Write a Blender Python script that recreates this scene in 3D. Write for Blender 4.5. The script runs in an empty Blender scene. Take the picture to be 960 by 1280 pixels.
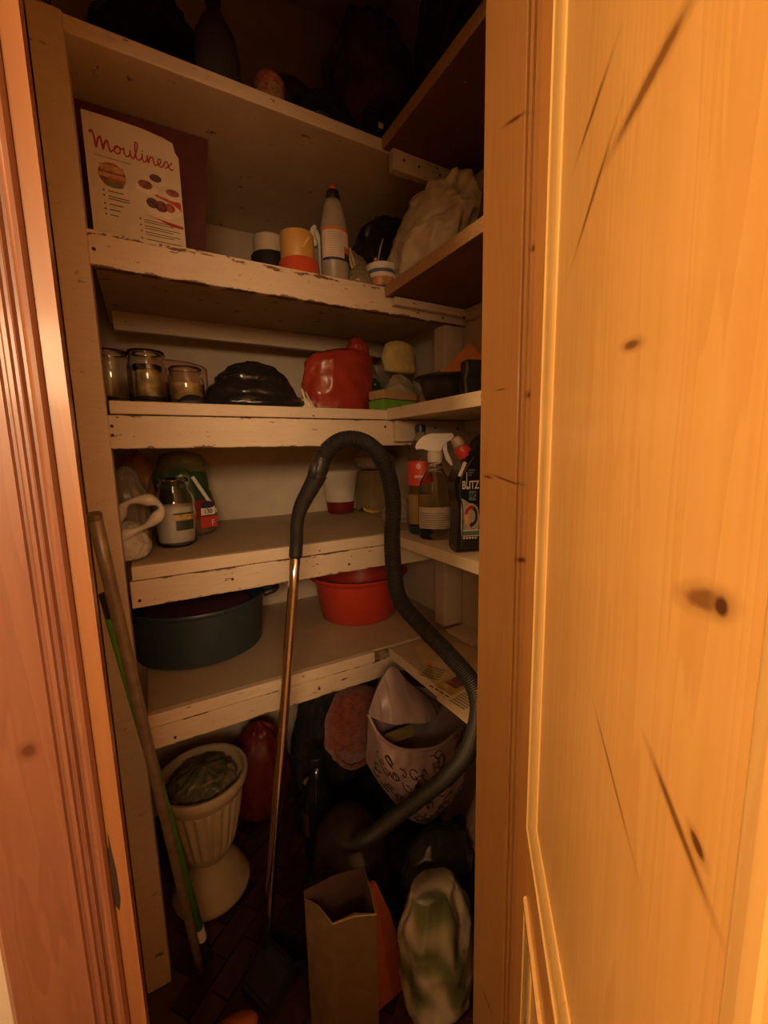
import bpy, bmesh, math, random
from mathutils import Vector, Matrix, noise
S = bpy.context.scene
COL = S.collection
PI = math.pi
R = math.radians

# ------------------------------------------------------------------ camera
yaw, pitch, roll = R(29.24), R(8.30), R(1.17)
fwd = Vector((math.sin(yaw)*math.cos(pitch), math.cos(yaw)*math.cos(pitch), -math.sin(pitch)))
rgt = Vector((math.cos(yaw), -math.sin(yaw), 0))
dwn = fwd.cross(rgt)
r2 = rgt*math.cos(roll) + dwn*math.sin(roll)
d2 = -rgt*math.sin(roll) + dwn*math.cos(roll)
cd = bpy.data.cameras.new('camera')
cam = bpy.data.objects.new('camera', cd)
COL.objects.link(cam)
cam.matrix_world = Matrix(((r2.x, -d2.x, -fwd.x, 0), (r2.y, -d2.y, -fwd.y, 0),
                           (r2.z, -d2.z, -fwd.z, 1.265), (0, 0, 0, 1)))
cd.sensor_fit = 'HORIZONTAL'; cd.sensor_width = 36; cd.lens = 521.8/960*36
cd.clip_start = .01
S.camera = cam

# ------------------------------------------------------------------ world, lamps, exposure
w = bpy.data.worlds.new('world'); S.world = w; w.use_nodes = True
w.node_tree.nodes['Background'].inputs[0].default_value = (1, .62, .34, 1)
w.node_tree.nodes['Background'].inputs[1].default_value = .02
S.view_settings.view_transform = 'Standard'; S.view_settings.look = 'None'
S.view_settings.gamma = 1; S.view_settings.use_curve_mapping = False
S.view_settings.exposure = 0.0

def lamp(name, loc, power, size, col):
    l = bpy.data.lights.new(name, 'POINT'); l.energy = power; l.shadow_soft_size = size; l.color = col
    o = bpy.data.objects.new(name, l); COL.objects.link(o); o.location = loc
    return o
WARM = (1, .61, .265)
lamp('hall_lamp', (-1.12, .0, 2.15), 76, .10, WARM)
al = bpy.data.lights.new('added_soft_fill', 'AREA'); al.shape = 'RECTANGLE'; al.size = 1.2; al.size_y = .25  # soft area light added to brighten the closet, not a real ceiling fixture
al.energy = 5.0; al.color = (1, .66, .35); al.spread = R(62)
ao = bpy.data.objects.new('added_soft_fill', al); COL.objects.link(ao); ao.location = (-.27, -.95, 1.58)
ao.rotation_euler = (Vector((.26, 1.0, 1.12))-Vector(ao.location)).to_track_quat('-Z', 'Y').to_euler()

# ------------------------------------------------------------------ materials
def nm(name):
    m = bpy.data.materials.new(name); m.use_nodes = True
    t = m.node_tree; b = t.nodes['Principled BSDF']
    return m, t, b
def nd(t, kind, **kw):
    n = t.nodes.new(kind)
    for k, v in kw.items():
        if k.startswith('i_'): n.inputs[k[2:].replace('_', ' ')].default_value = v
        else: setattr(n, k, v)
    return n
def c4(c): return (c[0], c[1], c[2], 1)
def mixc(t, fac, a, b, mode='MIX'):
    n = t.nodes.new('ShaderNodeMix'); n.data_type = 'RGBA'; n.blend_type = mode
    for sock, val in ((n.inputs[0], fac), (n.inputs[6], a), (n.inputs[7], b)):
        if hasattr(val, 'links') or isinstance(val, bpy.types.NodeSocket): t.links.new(val, sock)
        else: sock.default_value = val if not isinstance(val, tuple) else c4(val)
    return n.outputs[2]
def ramp(t, src, stops):
    n = t.nodes.new('ShaderNodeValToRGB'); e = n.color_ramp.elements
    while len(e) < len(stops): e.new(.5)
    for i, (p, c) in enumerate(stops):
        e[i].position = p; e[i].color = c4(c) if isinstance(c, tuple) else (c, c, c, 1)
    t.links.new(src, n.inputs[0]); return n.outputs[0]
def mth(t, op, a, b=None, clamp=False):
    n = t.nodes.new('ShaderNodeMath'); n.operation = op; n.use_clamp = clamp
    for i, v in enumerate((a, b)):
        if v is None: continue
        if isinstance(v, bpy.types.NodeSocket): t.links.new(v, n.inputs[i])
        else: n.inputs[i].default_value = v
    return n.outputs[0]
def bump(t, b, h, strength, dist=.002):
    n = nd(t, 'ShaderNodeBump'); n.inputs['Strength'].default_value = strength; n.inputs['Distance'].default_value = dist
    t.links.new(h, n.inputs['Height']); t.links.new(n.outputs[0], b.inputs['Normal'])
def coords(t, scale=(1, 1, 1), rot=(0, 0, 0), loc=(0, 0, 0)):
    tc = nd(t, 'ShaderNodeTexCoord'); mp = nd(t, 'ShaderNodeMapping')
    mp.inputs['Scale'].default_value = scale; mp.inputs['Rotation'].default_value = rot; mp.inputs['Location'].default_value = loc
    t.links.new(tc.outputs['Object'], mp.inputs[0]); return mp.outputs[0]
def noi(t, vec, scale, detail=4, rough=.55, dist=0):
    n = nd(t, 'ShaderNodeTexNoise'); n.inputs['Scale'].default_value = scale; n.inputs['Detail'].default_value = detail
    n.inputs['Roughness'].default_value = rough; n.inputs['Distortion'].default_value = dist
    t.links.new(vec, n.inputs['Vector']); return n.outputs[0]

def ridg(t, vec, scale, detail=4, dist=.6):
    n = nd(t, 'ShaderNodeTexNoise'); n.noise_type = 'RIDGED_MULTIFRACTAL'
    n.inputs['Scale'].default_value = scale; n.inputs['Detail'].default_value = detail; n.inputs['Distortion'].default_value = dist
    t.links.new(vec, n.inputs['Vector']); return n.outputs[0]
def plain(name, c, rough=.5, metal=0, var=.15, scale=25, bmp=0, bscale=60, spec=.5):
    m, t, b = nm(name); v = coords(t)
    lo = tuple(x*(1-var) for x in c); hi = tuple(min(1, x*(1+var)) for x in c)
    t.links.new(ramp(t, noi(t, v, scale), [(.3, lo), (.7, hi)]), b.inputs['Base Color'])
    b.inputs['Roughness'].default_value = rough; b.inputs['Metallic'].default_value = metal
    b.inputs['Specular IOR Level'].default_value = spec
    if bmp: bump(t, b, noi(t, v, bscale, 6), bmp)
    return m
def paint(name, c, worn=(.16, .085, .04), amount=.33, rough=.55, off=(0, 0, 0), edges=()):
    # old brushed oil paint: uneven tone, brush ridges along x, chips and scuffs
    m, t, b = nm(name); v = coords(t, loc=off)
    vs = coords(t, scale=(3, 3, 26), loc=off)
    tone = ramp(t, noi(t, v, 5, 5), [(.25, tuple(x*.84 for x in c)), (.75, tuple(min(1, x*1.06) for x in c))])
    brush = noi(t, vs, 6, 5)
    tone = mixc(t, ramp(t, brush, [(.35, .22), (.6, 0.)]), tone, tuple(x*.7 for x in c))
    ch = ramp(t, noi(t, coords(t, scale=(14, 14, 34), loc=off), 1.7, 7, .72), [(amount-.05, 1.), (amount, 0.)])
    if edges:
        sz = nd(t, 'ShaderNodeSeparateXYZ'); t.links.new(nd(t, 'ShaderNodeTexCoord').outputs['Object'], sz.inputs[0])
        nn = noi(t, coords(t, scale=(9, 9, 30), loc=off), 2.2, 6, .7)
        for ez, wd, am in edges:
            prox = mth(t, 'SUBTRACT', 1, mth(t, 'DIVIDE', mth(t, 'ABSOLUTE', mth(t, 'SUBTRACT', sz.outputs[2], ez)), wd), True)
            ch = mth(t, 'MAXIMUM', ch, ramp(t, mth(t, 'ADD', nn, mth(t, 'MULTIPLY', prox, am)), [(.66, 0.), (.69, 1.)]))
    spot = ramp(t, noi(t, v, 75, 2), [(.24, 1.), (.28, 0.)])
    t.links.new(mixc(t, mth(t, 'MAXIMUM', ch, spot), tone, worn), b.inputs['Base Color'])
    b.inputs['Roughness'].default_value = rough
    bump(t, b, mth(t, 'ADD', brush, mth(t, 'MULTIPLY', ch, -.6)), .35, .0015)
    return m
def pine(name, light, dark, grain_axis='z', ring=(7, 7, .35), knots=(), rough=.28, fine=90, coat=.4, off=(0, 0, 0), contrast=.55, kaxis=0):
    # pine: stretched ring noise + fine grain; knots are ellipses (u, z, half-u, half-z, tilt) in the object's x/z
    m, t, b = nm(name)
    sc = ring if grain_axis == 'z' else (ring[2], ring[1], ring[0])
    v = coords(t, scale=sc, loc=off)
    n1 = noi(t, v, 3.2, 3, .5, .6)
    rings = mth(t, 'FRACT', mth(t, 'MULTIPLY', n1, 9))
    rg = ramp(t, rings, [(0, 0.), (.75, .75), (.93, 1.), (1, 0.)])
    fs = (fine, fine, 2) if grain_axis == 'z' else (2, fine, fine)
    g = noi(t, coords(t, scale=fs, loc=off), 1.5, 4)
    f = mth(t, 'ADD', mth(t, 'MULTIPLY', rg, contrast*.6), mth(t, 'MULTIPLY', g, contrast*.7))
    big = noi(t, coords(t, scale=(2.2, 2.2, .8), loc=off), 2, 2)
    f = mth(t, 'ADD', f, mth(t, 'MULTIPLY', mth(t, 'SUBTRACT', big, .5), .5))
    col = ramp(t, f, [(.1, light), (.95, dark)])
    if knots:
        tc = nd(t, 'ShaderNodeTexCoord'); sp = nd(t, 'ShaderNodeSeparateXYZ')
        t.links.new(tc.outputs['Object'], sp.inputs[0])
        wob = noi(t, coords(t), 60, 3)
        for kk_ in knots:
            (u, z, hu, hz, a) = kk_[:5]; sh_ = kk_[5] if len(kk_) > 5 else 1.
            ca, sa = math.cos(a), math.sin(a)
            du = mth(t, 'SUBTRACT', sp.outputs[kaxis], u); dz = mth(t, 'SUBTRACT', sp.outputs[2], z)
            p = mth(t, 'DIVIDE', mth(t, 'ADD', mth(t, 'MULTIPLY', du, ca), mth(t, 'MULTIPLY', dz, sa)), hu)
            q = mth(t, 'DIVIDE', mth(t, 'SUBTRACT', mth(t, 'MULTIPLY', dz, ca), mth(t, 'MULTIPLY', du, sa)), hz)
            d = mth(t, 'SQRT', mth(t, 'ADD', mth(t, 'MULTIPLY', p, p), mth(t, 'MULTIPLY', q, q)))
            d = mth(t, 'ADD', d, mth(t, 'MULTIPLY', mth(t, 'SUBTRACT', wob, .5), .7))
            halo = ramp(t, mth(t, 'MULTIPLY', d, .4), [(.22, .75), (.75, 0.)])
            col = mixc(t, halo, col, tuple(x*.62 for x in dark))
            core = ramp(t, d, [(.55, 1.), (1., 0.)])
            col = mixc(t, mth(t, 'MULTIPLY', core, .55+.4*sh_), col, (.09+.10*(1-sh_), .028+.045*(1-sh_), .010+.012*(1-sh_)))
    t.links.new(col, b.inputs['Base Color'])
    b.inputs['Roughness'].default_value = rough
    b.inputs['Coat Weight'].default_value = coat; b.inputs['Coat Roughness'].default_value = .12
    bump(t, b, g, .12, .0008)
    return m
def glass(name, c=(1, 1, 1), rough=.02, ior=1.45):
    m, t, b = nm(name)
    b.inputs['Base Color'].default_value = c4(c); b.inputs['Roughness'].default_value = rough
    b.inputs['Transmission Weight'].default_value = 1; b.inputs['IOR'].default_value = ior
    return m
def film(name, c, clear=.6, rough=.22, bmp=.5):
    # thin plastic film: part see-through, part glossy skin
    m, t, b = nm(name); v = coords(t)
    t.links.new(ramp(t, noi(t, v, 22, 5), [(.3, tuple(x*.75 for x in c)), (.7, c)]), b.inputs['Base Color'])
    b.inputs['Roughness'].default_value = rough
    bump(t, b, ridg(t, v, 14, 4), bmp, .005)
    tr = nd(t, 'ShaderNodeBsdfTransparent'); tr.inputs[0].default_value = c4(tuple(.35+.65*x for x in c))
    mx = nd(t, 'ShaderNodeMixShader'); mx.inputs[0].default_value = clear
    t.links.new(b.outputs[0], mx.inputs[1]); t.links.new(tr.outputs[0], mx.inputs[2])
    t.links.new(mx.outputs[0], t.nodes['Material Output'].inputs[0])
    return m
def bagmat(name, c, rough=.3, bmp=.6, var=.3):
    m, t, b = nm(name); v = coords(t)
    t.links.new(ramp(t, noi(t, v, 18, 5), [(.3, tuple(x*(1-var) for x in c)), (.7, c)]), b.inputs['Base Color'])
    b.inputs['Roughness'].default_value = rough
    bump(t, b, ridg(t, v, 13, 5), bmp, .007)
    return m
def patches(name, cols, scale=14, rough=.35, bmp=.5, stretch=(1, 1, 1)):
    # printed film with several flat colours
    m, t, b = nm(name); v = coords(t, scale=stretch)
    n = noi(t, v, scale, 2, .5, .8)
    st = [(.30+.40*i/max(1, len(cols)-1), c) for i, c in enumerate(cols)]
    t.links.new(ramp(t, n, st), b.inputs['Base Color'])
    b.inputs['Roughness'].default_value = rough
    bump(t, b, ridg(t, coords(t), 12, 4), bmp, .006)
    return m

CREAM = (.70, .57, .42)
PAINT = [paint('cream_paint_%d' % i, tuple(x*k for x in CREAM), amount=a, off=(i*3.1, i*1.7, i*2.3))
         for i, (k, a) in enumerate(((1., .345), (.96, .37), (1.03, .375), (.92, .35), (.88, .40)))]
EDGE2 = paint('chipped_cream_paint', tuple(x*1.03 for x in CREAM), amount=.37, off=(2, 5, 1), edges=((-.008, .009, .20), (-.066, .006, .22)))
EDGE3 = paint('scuffed_cream_paint', tuple(x*1.0 for x in CREAM), amount=.36, off=(6, 1, 4), edges=((-.095, .007, .2), (-.027, .005, .22)))
EDGE4 = paint('rubbed_cream_paint', tuple(x*.97 for x in CREAM), amount=.39, off=(1, 8, 4), edges=((-.091, .008, .2), (-.032, .006, .2)))
EDGE5 = paint('rough_cream_paint', tuple(x*.97 for x in CREAM), amount=.38, off=(7, 3, 9), edges=((-.085, .007, .2), (-.031, .004, .24)))
PLAST = plain('old_plaster', (.60, .50, .38), .8, var=.12, scale=6, bmp=.25, bscale=30)
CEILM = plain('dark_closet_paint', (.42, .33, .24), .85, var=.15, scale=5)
TOPM = paint('dusty_shelf_top', (.52, .40, .26), worn=(.3, .2, .12), amount=.3, rough=.6)
BARE = paint('bare_fibreboard', (.17, .075, .038), worn=(.5, .38, .25), amount=.26, rough=.6)
CHIPB = plain('broken_chipboard', (.24, .15, .08), .9, var=.6, scale=90, bmp=.8, bscale=80)
RAW = pine('worn_board_edge', (.45, .27, .13), (.22, .11, .045), 'y', rough=.6, coat=0)
HALLW = plain('hall_paint', (.55, .45, .34), .8, var=.05, scale=4)
FLOORM = plain('floor_grout', (.09, .05, .04), .8)
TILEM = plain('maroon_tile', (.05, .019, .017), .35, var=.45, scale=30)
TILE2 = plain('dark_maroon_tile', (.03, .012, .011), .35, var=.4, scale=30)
HALLF = plain('hall_floor', (.30, .17, .09), .5, var=.2)
LEAF_K = [(.170, 1.208, .014, .0048, R(14), .25), (.158, 1.2095, .0048, .0042, R(10), 1.),
          (.174, 1.1105, .026, .0026, R(-20), .35), (.158, 1.1155, .006, .003, R(-15), .8),
          (.260, 1.3195, .013, .0030, R(-8), .4), (.262, 1.445, .050, .0045, R(-4), .25),
          (.372, 1.507, .038, .003, R(4), .2), (.362, 1.443, .045, .003, R(20), .3), (.250, 1.07, .035, .0014, R(-25), .0)]
PINE = (.84, .53, .20); PINED = (.66, .35, .10)
P_PANEL = pine('varnished_pine_panel', PINE, PINED, knots=[(-k_[0],)+k_[1:] for k_ in LEAF_K], contrast=.55, rough=.3)
P_STILE = pine('varnished_pine_stile', (.70, .34, .095), (.46, .18, .045), off=(4, 2, 1), rough=.3, contrast=.5)
P_MOLD = pine('varnished_pine_moulding', (.90, .60, .24), (.72, .40, .13), off=(1, 7, 3), rough=.2, coat=.8, contrast=.35)
P_JAMB = pine('pine_jamb', (.31, .13, .045), (.21, .078, .027), off=(3, 9, 5), rough=.4, coat=.2, contrast=.5,
              knots=[])
P_CAS = pine('reddish_pine_casing', (.225, .092, .048), (.145, .048, .025), ring=(9, 2, .5), off=(5, 1, 8), rough=.4, coat=.2,
             knots=[(-.107, 1.025, .005, .006, 0)], contrast=.5)
BLACKP = plain('black_plastic', (.018, .017, .017), .42, var=.2, bmp=.05)
HOSEM = plain('black_hose_plastic', (.018, .017, .016), .55, var=.2)
CHROME = plain('chromed_steel', (.78, .74, .70), .16, metal=1, var=.03)
BROWNST = plain('dull_metal_stick', (.27, .22, .17), .4, metal=.4, var=.25, scale=40)
GREENST = plain('green_enamel', (.10, .42, .05), .35, var=.15)
WHITEP = plain('white_plastic', (.80, .76, .68), .35, var=.04)
GLASS = glass('clear_glass', (.93, .95, .92))
PET = glass('clear_bottle_plastic', (.95, .97, .97), .03, 1.2)
REDTUB = plain('red_tub_plastic', (.56, .050, .025), .33, var=.06)
BLUETUB = plain('blue_grey_basin_plastic', (.034, .052, .062), .38, var=.08)
MAROON = plain('maroon_card', (.10, .022, .022), .6, var=.15)
URNM = plain('cream_urn_plaster', (.50, .39, .24), .6, var=.14, scale=12, bmp=.1)
BLKBAG = bagmat('black_bag_film', (.016, .015, .017), .22, .8)
REDBAG = film('red_bag_film', (.38, .045, .022), .14, .26, .55)
CREAMBAG = bagmat('cream_bag_film', (.70, .60, .40), .4, 1.0, .45)
WHITEBAG = film('white_bag_film', (.82, .76, .66), .22, .3, .7)
CLEARBAG = film('clear_bag_film', (.75, .70, .58), .55, .2, .8)

# ------------------------------------------------------------------ helpers
def obj(name, bm, m, parent=None, smooth=False, angle=None):
    me = bpy.data.meshes.new(name)
    bmesh.ops.recalc_face_normals(bm, faces=bm.faces)
    bm.to_mesh(me); bm.free()
    for mm in (m if isinstance(m, (list, tuple)) else [m]): me.materials.append(mm)
    if smooth:
        for p in me.polygons: p.use_smooth = True
        if angle:
            try: me.set_sharp_from_angle(angle=angle)
            except Exception: pass
    o = bpy.data.objects.new(name, me); COL.objects.link(o)
    if parent: o.parent = parent
    return o
def thing(name, label, cat, loc=(0, 0, 0), rz=0, group=None):
    o = bpy.data.objects.new(name, None); COL.objects.link(o)
    o.location = loc; o.rotation_euler = (0, 0, rz); o.empty_display_size = .05
    return tag(o, label, cat, group)
def tag(o, label, cat, group=None):
    o['label'] = label; o['category'] = cat
    if group: o['group'] = group
    return o
def struct(o): o['kind'] = 'structure'; return o
def box(bm, x0, x1, y0, y1, z0, z1, bev=0):
    g = bmesh.ops.create_cube(bm, size=1)
    vs = g['verts']
    bmesh.ops.scale(bm, vec=(x1-x0, y1-y0, z1-z0), verts=vs)
    bmesh.ops.translate(bm, vec=((x0+x1)/2, (y0+y1)/2, (z0+z1)/2), verts=vs)
    if bev:
        es = list({e for v in vs for e in v.link_edges})
        bmesh.ops.bevel(bm, geom=es, offset=bev, segments=2, affect='EDGES', profile=.6)
    return bm
def B(*a, **k): return box(bmesh.new(), *a, **k)
def lathe(bm, prof, seg=40, c=(0, 0, 0), fn=None, sx=1, sy=1, cap=True):
    rows = []
    for r, z in prof:
        row = []
        for i in range(seg):
            a = 2*PI*i/seg; rr = r*(fn(a, z) if fn else 1)
            row.append(bm.verts.new((c[0]+rr*sx*math.cos(a), c[1]+rr*sy*math.sin(a), c[2]+z)))
        rows.append(row)
    for p, q in zip(rows, rows[1:]):
        for i in range(seg): bm.faces.new((p[i], p[(i+1) % seg], q[(i+1) % seg], q[i]))
    if cap:
        bm.faces.new(rows[0][::-1]); bm.faces.new(rows[-1])
    return bm
def L(prof, **k): return lathe(bmesh.new(), prof, **k)
def catmull(pts, n=8):
    P = [Vector(p) for p in pts]; out = []
    P = [P[0]*2-P[1]] + P + [P[-1]*2-P[-2]]
    for i in range(1, len(P)-2):
        for k in range(n):
            s = k/n; a, b, c, d = P[i-1:i+3]
            out.append(.5*((2*b)+(c-a)*s+(2*a-5*b+4*c-d)*s*s+(3*b-a-3*c+d)*s**3))
    out.append(P[-2].copy()); return out
def tube(bm, pts, rad, seg=16, closed=False):
    pts = [Vector(p) for p in pts]; n = len(pts)
    if not callable(rad): rr = rad; rad = (lambda i: rr)
    t0 = (pts[1]-pts[0]).normalized(); up = Vector((0, 0, 1)) if abs(t0.z) < .9 else Vector((1, 0, 0))
    u = t0.cross(up).normalized(); rows = []
    for i, p in enumerate(pts):
        t = (pts[min(i+1, n-1)]-pts[max(i-1, 0)]).normalized()
        u = (u-t*u.dot(t)).normalized(); v = t.cross(u); r = rad(i)
        rows.append([bm.verts.new(p+(u*math.cos(2*PI*k/seg)+v*math.sin(2*PI*k/seg))*r) for k in range(seg)])
    for a, b in zip(rows, rows[1:]):
        for k in range(seg): bm.faces.new((a[k], a[(k+1) % seg], b[(k+1) % seg], b[k]))
    bm.faces.new(rows[0][::-1]); bm.faces.new(rows[-1]); return bm
def T(pts, rad, **k): return tube(bmesh.new(), pts, rad, **k)
def prism(bm, outline, y0, y1):
    # outline of (x, z) points extruded along y
    a = [bm.verts.new((x, y0, z)) for x, z in outline]; b = [bm.verts.new((x, y1, z)) for x, z in outline]
    n = len(outline)
    bm.faces.new(a); bm.faces.new(b[::-1])
    for i in range(n): bm.faces.new((a[i], b[i], b[(i+1) % n], a[(i+1) % n]))
    return bm
def vprism(bm, outline, z0, z1):
    # outline of (x, y) points extruded upwards
    a = [bm.verts.new((x, y, z0)) for x, y in outline]; b = [bm.verts.new((x, y, z1)) for x, y in outline]
    n = len(outline)
    bm.faces.new(a[::-1]); bm.faces.new(b)
    for i in range(n): bm.faces.new((a[i], a[(i+1) % n], b[(i+1) % n], b[i]))
    return bm
def interp(tab, t):
    for (a, x), (b, y) in zip(tab, tab[1:]):
        if t <= b:
            s = (t-a)/(b-a) if b > a else 0; s = s*s*(3-2*s); return x+(y-x)*s
    return tab[-1][1]
SACK = [(0, .55), (.04, .86), (.35, 1), (.65, .9), (.88, .55), (1, .12)]
HEAP = [(0, .85), (.05, .98), (.3, 1), (.6, .8), (.85, .5), (1, .15)]
PUFF = [(0, .1), (.06, .5), (.2, .82), (.5, 1), (.8, .82), (.94, .5), (1, .1)]
OPEN = [(0, .5), (.04, .84), (.4, 1), (.8, .98), (1, 1.05)]
def crumple(rx, ry, h, seed, amp=.16, freq=2.2, prof=SACK, nu=72, nv=44, lean=(0, 0), cap=True, sharp=1.0, vert=1.3, z0=0, tilt=0):
    bm = bmesh.new(); rows = []
    for j in range(nv):
        t = j/(nv-1); r = interp(prof, t); row = []
        for i in range(nu):
            a = 2*PI*i/nu
            p = Vector((math.cos(a), math.sin(a), t*vert))
            q = p*freq+Vector((seed*7.3, seed*3.1, seed*1.7))
            q += noise.noise_vector(q*.8)*.5
            d = 0; f = 1; g = .62
            for o_ in range(4):
                n = 1-2*abs(noise.noise(q*f)); d += g*(abs(n)**sharp*(1 if n > 0 else -1)-.2); f *= 2.03; g *= .5
            edge = min(1, t*10)*min(1, (1-t)*8+.25)
            k = 1+amp*d*(.35+.65*edge)
            zz = h*t+h*amp*.35*noise.noise(q*1.3)*edge
            row.append(bm.verts.new((rx*r*k*math.cos(a)+lean[0]*t, ry*r*k*math.sin(a)+lean[1]*t, max(0, zz)+z0+tilt*rx*r*math.cos(a)*t)))
        rows.append(row)
    for p, q in zip(rows, rows[1:]):
        for i in range(nu): bm.faces.new((p[i], p[(i+1) % nu], q[(i+1) % nu], q[i]))
    bm.faces.new(rows[0][::-1])
    if cap: bm.faces.new(rows[-1])
    return bm
def text(body, size, m, parent, mat, name='lettering', bold=0, align='LEFT', sx=1):
    cu = bpy.data.curves.new(name, 'FONT'); cu.body = body; cu.size = size; cu.extrude = .0002; cu.align_x = align; cu.offset = bold
    o = bpy.data.objects.new('tmp', cu); COL.objects.link(o)
    dg = bpy.context.evaluated_depsgraph_get(); dg.update()
    me = bpy.data.meshes.new_from_object(o.evaluated_get(dg)); bpy.data.objects.remove(o); bpy.data.curves.remove(cu)
    me.transform(Matrix.Scale(sx, 4, (1, 0, 0)))
    me.name = name; me.materials.clear(); me.materials.append(m)
    r = bpy.data.objects.new(name, me); COL.objects.link(r); r.parent = parent; r.matrix_local = mat
    return r
UP = Matrix.Rotation(R(90), 4, 'X')          # text / decal plane standing up, facing -y
def stand(x, y, z): return Matrix.Translation((x, y, z)) @ UP
def disc(bm, x, z, y, rx, rz, n=28, th=.0004, a0=0):
    return prism(bm, [(x+rx*math.cos(a0+2*PI*i/n), z+rz*math.sin(a0+2*PI*i/n)) for i in range(n)], y-th, y)

# ------------------------------------------------------------------ room shell
YF0, YF1 = .44, .55           # the wall with the door opening
XL, XR, YB = -.115, .85, 1.55
o = struct(obj('floor', B(XL-.02, XR+.02, YF1-.13, YB+.02, -.03, -.004), FLOORM))
floor = o
rnd = random.Random(4)
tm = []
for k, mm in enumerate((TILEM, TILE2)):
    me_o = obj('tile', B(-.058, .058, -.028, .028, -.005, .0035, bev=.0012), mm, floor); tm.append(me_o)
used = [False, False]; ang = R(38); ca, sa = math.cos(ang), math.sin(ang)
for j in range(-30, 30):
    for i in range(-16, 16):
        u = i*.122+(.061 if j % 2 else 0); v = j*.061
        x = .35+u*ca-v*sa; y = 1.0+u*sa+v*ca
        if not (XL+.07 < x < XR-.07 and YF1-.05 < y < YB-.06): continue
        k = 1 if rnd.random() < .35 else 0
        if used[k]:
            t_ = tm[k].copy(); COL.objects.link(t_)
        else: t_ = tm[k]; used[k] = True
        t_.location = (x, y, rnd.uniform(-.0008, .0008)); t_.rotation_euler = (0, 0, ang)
struct(obj('wall_back', B(XL-.05, XR+.05, YB, YB+.06, 0, 2.75), PLAST))
struct(obj('wall_right', B(XR, XR+.06, .42, YB, 0, 2.75), PLAST))
struct(obj('wall_left', B(XL-.06, XL, YF1, YB, 0, 2.75), PLAST))
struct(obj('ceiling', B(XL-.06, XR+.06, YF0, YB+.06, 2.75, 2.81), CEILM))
bm = bmesh.new()
box(bm, -1.5, -.066, YF0, YF1, 0, 2.75); box(bm, .53, 1.3, YF0, YF1, 0, 2.75); box(bm, -.066, .53, YF0, YF1, 2.06, 2.75)
struct(obj('wall_front', bm, HALLW))
# hall behind the photographer (bounces the lamp light)
struct(obj('hall_floor', B(-1.5, 1.3, -2.0, YF0, -.03, 0), HALLF))
struct(obj('hall_ceiling', B(-1.5, 1.3, -2.0, YF0, 2.6, 2.66), HALLW))
struct(obj('hall_wall_left', B(-1.56, -1.5, -2.0, YF0, 0, 2.6), HALLW))
struct(obj('hall_wall_right', B(1.3, 1.36, -2.0, YF0, 0, 2.6), HALLW))
struct(obj('hall_wall_rear', B(-1.5, 1.3, -2.06, -2.0, 0, 2.6), HALLW))

# ------------------------------------------------------------------ door frame
cas = [(-.146, .44), (-.146, .425), (-.142, .4205), (-.090, .42), (-.0885, .4225), (-.0865, .4225), (-.085, .42), (-.0825, .42),
       (-.081, .4225), (-.079, .4225), (-.0775, .42), (-.0755, .4235), (-.0735, .4235), (-.0722, .4175), (-.0695, .415), (-.0665, .4155), (-.064, .419), (-.0635, .44)]
t1 = struct(obj('trim_1', vprism(bmesh.new(), cas, 0, 2.15), P_CAS, smooth=True, angle=R(35)))
t1['label'] = 'reddish pine casing with grooves and a bead left of the closet opening'
bm = bmesh.new(); vprism(bm, [(-.0634, .4225), (-.0505, .4225), (-.052, .455), (-.060, .455), (-.0625, .55), (-.066, .55), (-.066, .441), (-.0634, .441)], 0, 2.06)
t2 = struct(obj('trim_2', bm, P_JAMB)); t2['label'] = 'pine door lining on the left with a strike recess'
rec = obj('strike_recess_shade', prism(bmesh.new(), [(-.0632, .846), (-.0606, .838), (-.0588, .850), (-.0592, .880), (-.0608, .902), (-.0618, .922), (-.0626, .906), (-.0636, .908), (-.0630, .880)], .4218, .4228), plain('painted_recess_shade', (.03, .014, .008), .9), t2)  # flat dark patch paints the shade inside the strike recess
jam = [(.5, .55), (.5, .470), (.5015, .4685), (.507, .4685), (.507, .463), (.5125, .463), (.5125, .4215), (.53, .4215), (.53, .55)]
P_JAMBR = pine('pine_right_jamb', (.33, .165, .055), (.235, .10, .032), off=(8, 3, 2), rough=.35, coat=.3, contrast=.45, kaxis=1,
               knots=[(.490, 1.215, .032, .0016, R(13)), (.53, 1.218, .01, .0022, R(8)), (.488, 1.730, .018, .0025, R(10)), (.505, 1.358, .012, .0010, 0), (.462, 1.087, .006, .004, 0), (.51, .165, .022, .0015, R(40)), (.459, 1.345, .004, .005, 0), (.459, 1.55, .003, .004, 0)])
t3 = struct(obj('trim_3', vprism(bmesh.new(), jam, 0, 2.06), P_JAMBR)); t3['label'] = 'orange pine door lining with a stepped stop on the right'
kn = plain('jamb_knot_wood', (.16, .055, .018), .5)
struct(obj('trim_4', B(-.05, .5, .4225, .55, 2.03, 2.06), P_JAMB))

# ------------------------------------------------------------------ door leaf, ajar, hinged on the right
phi = R(41)
leaf = thing('door_1', '', 'door', (.08*math.cos(phi), -.08*math.sin(phi), 0), R(180)+math.atan2(math.cos(phi), math.sin(phi)))
del leaf['label']; del leaf['category']; leaf['kind'] = 'structure'
leaf['label'] = 'varnished knotty pine panel door standing open on the right'
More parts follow.
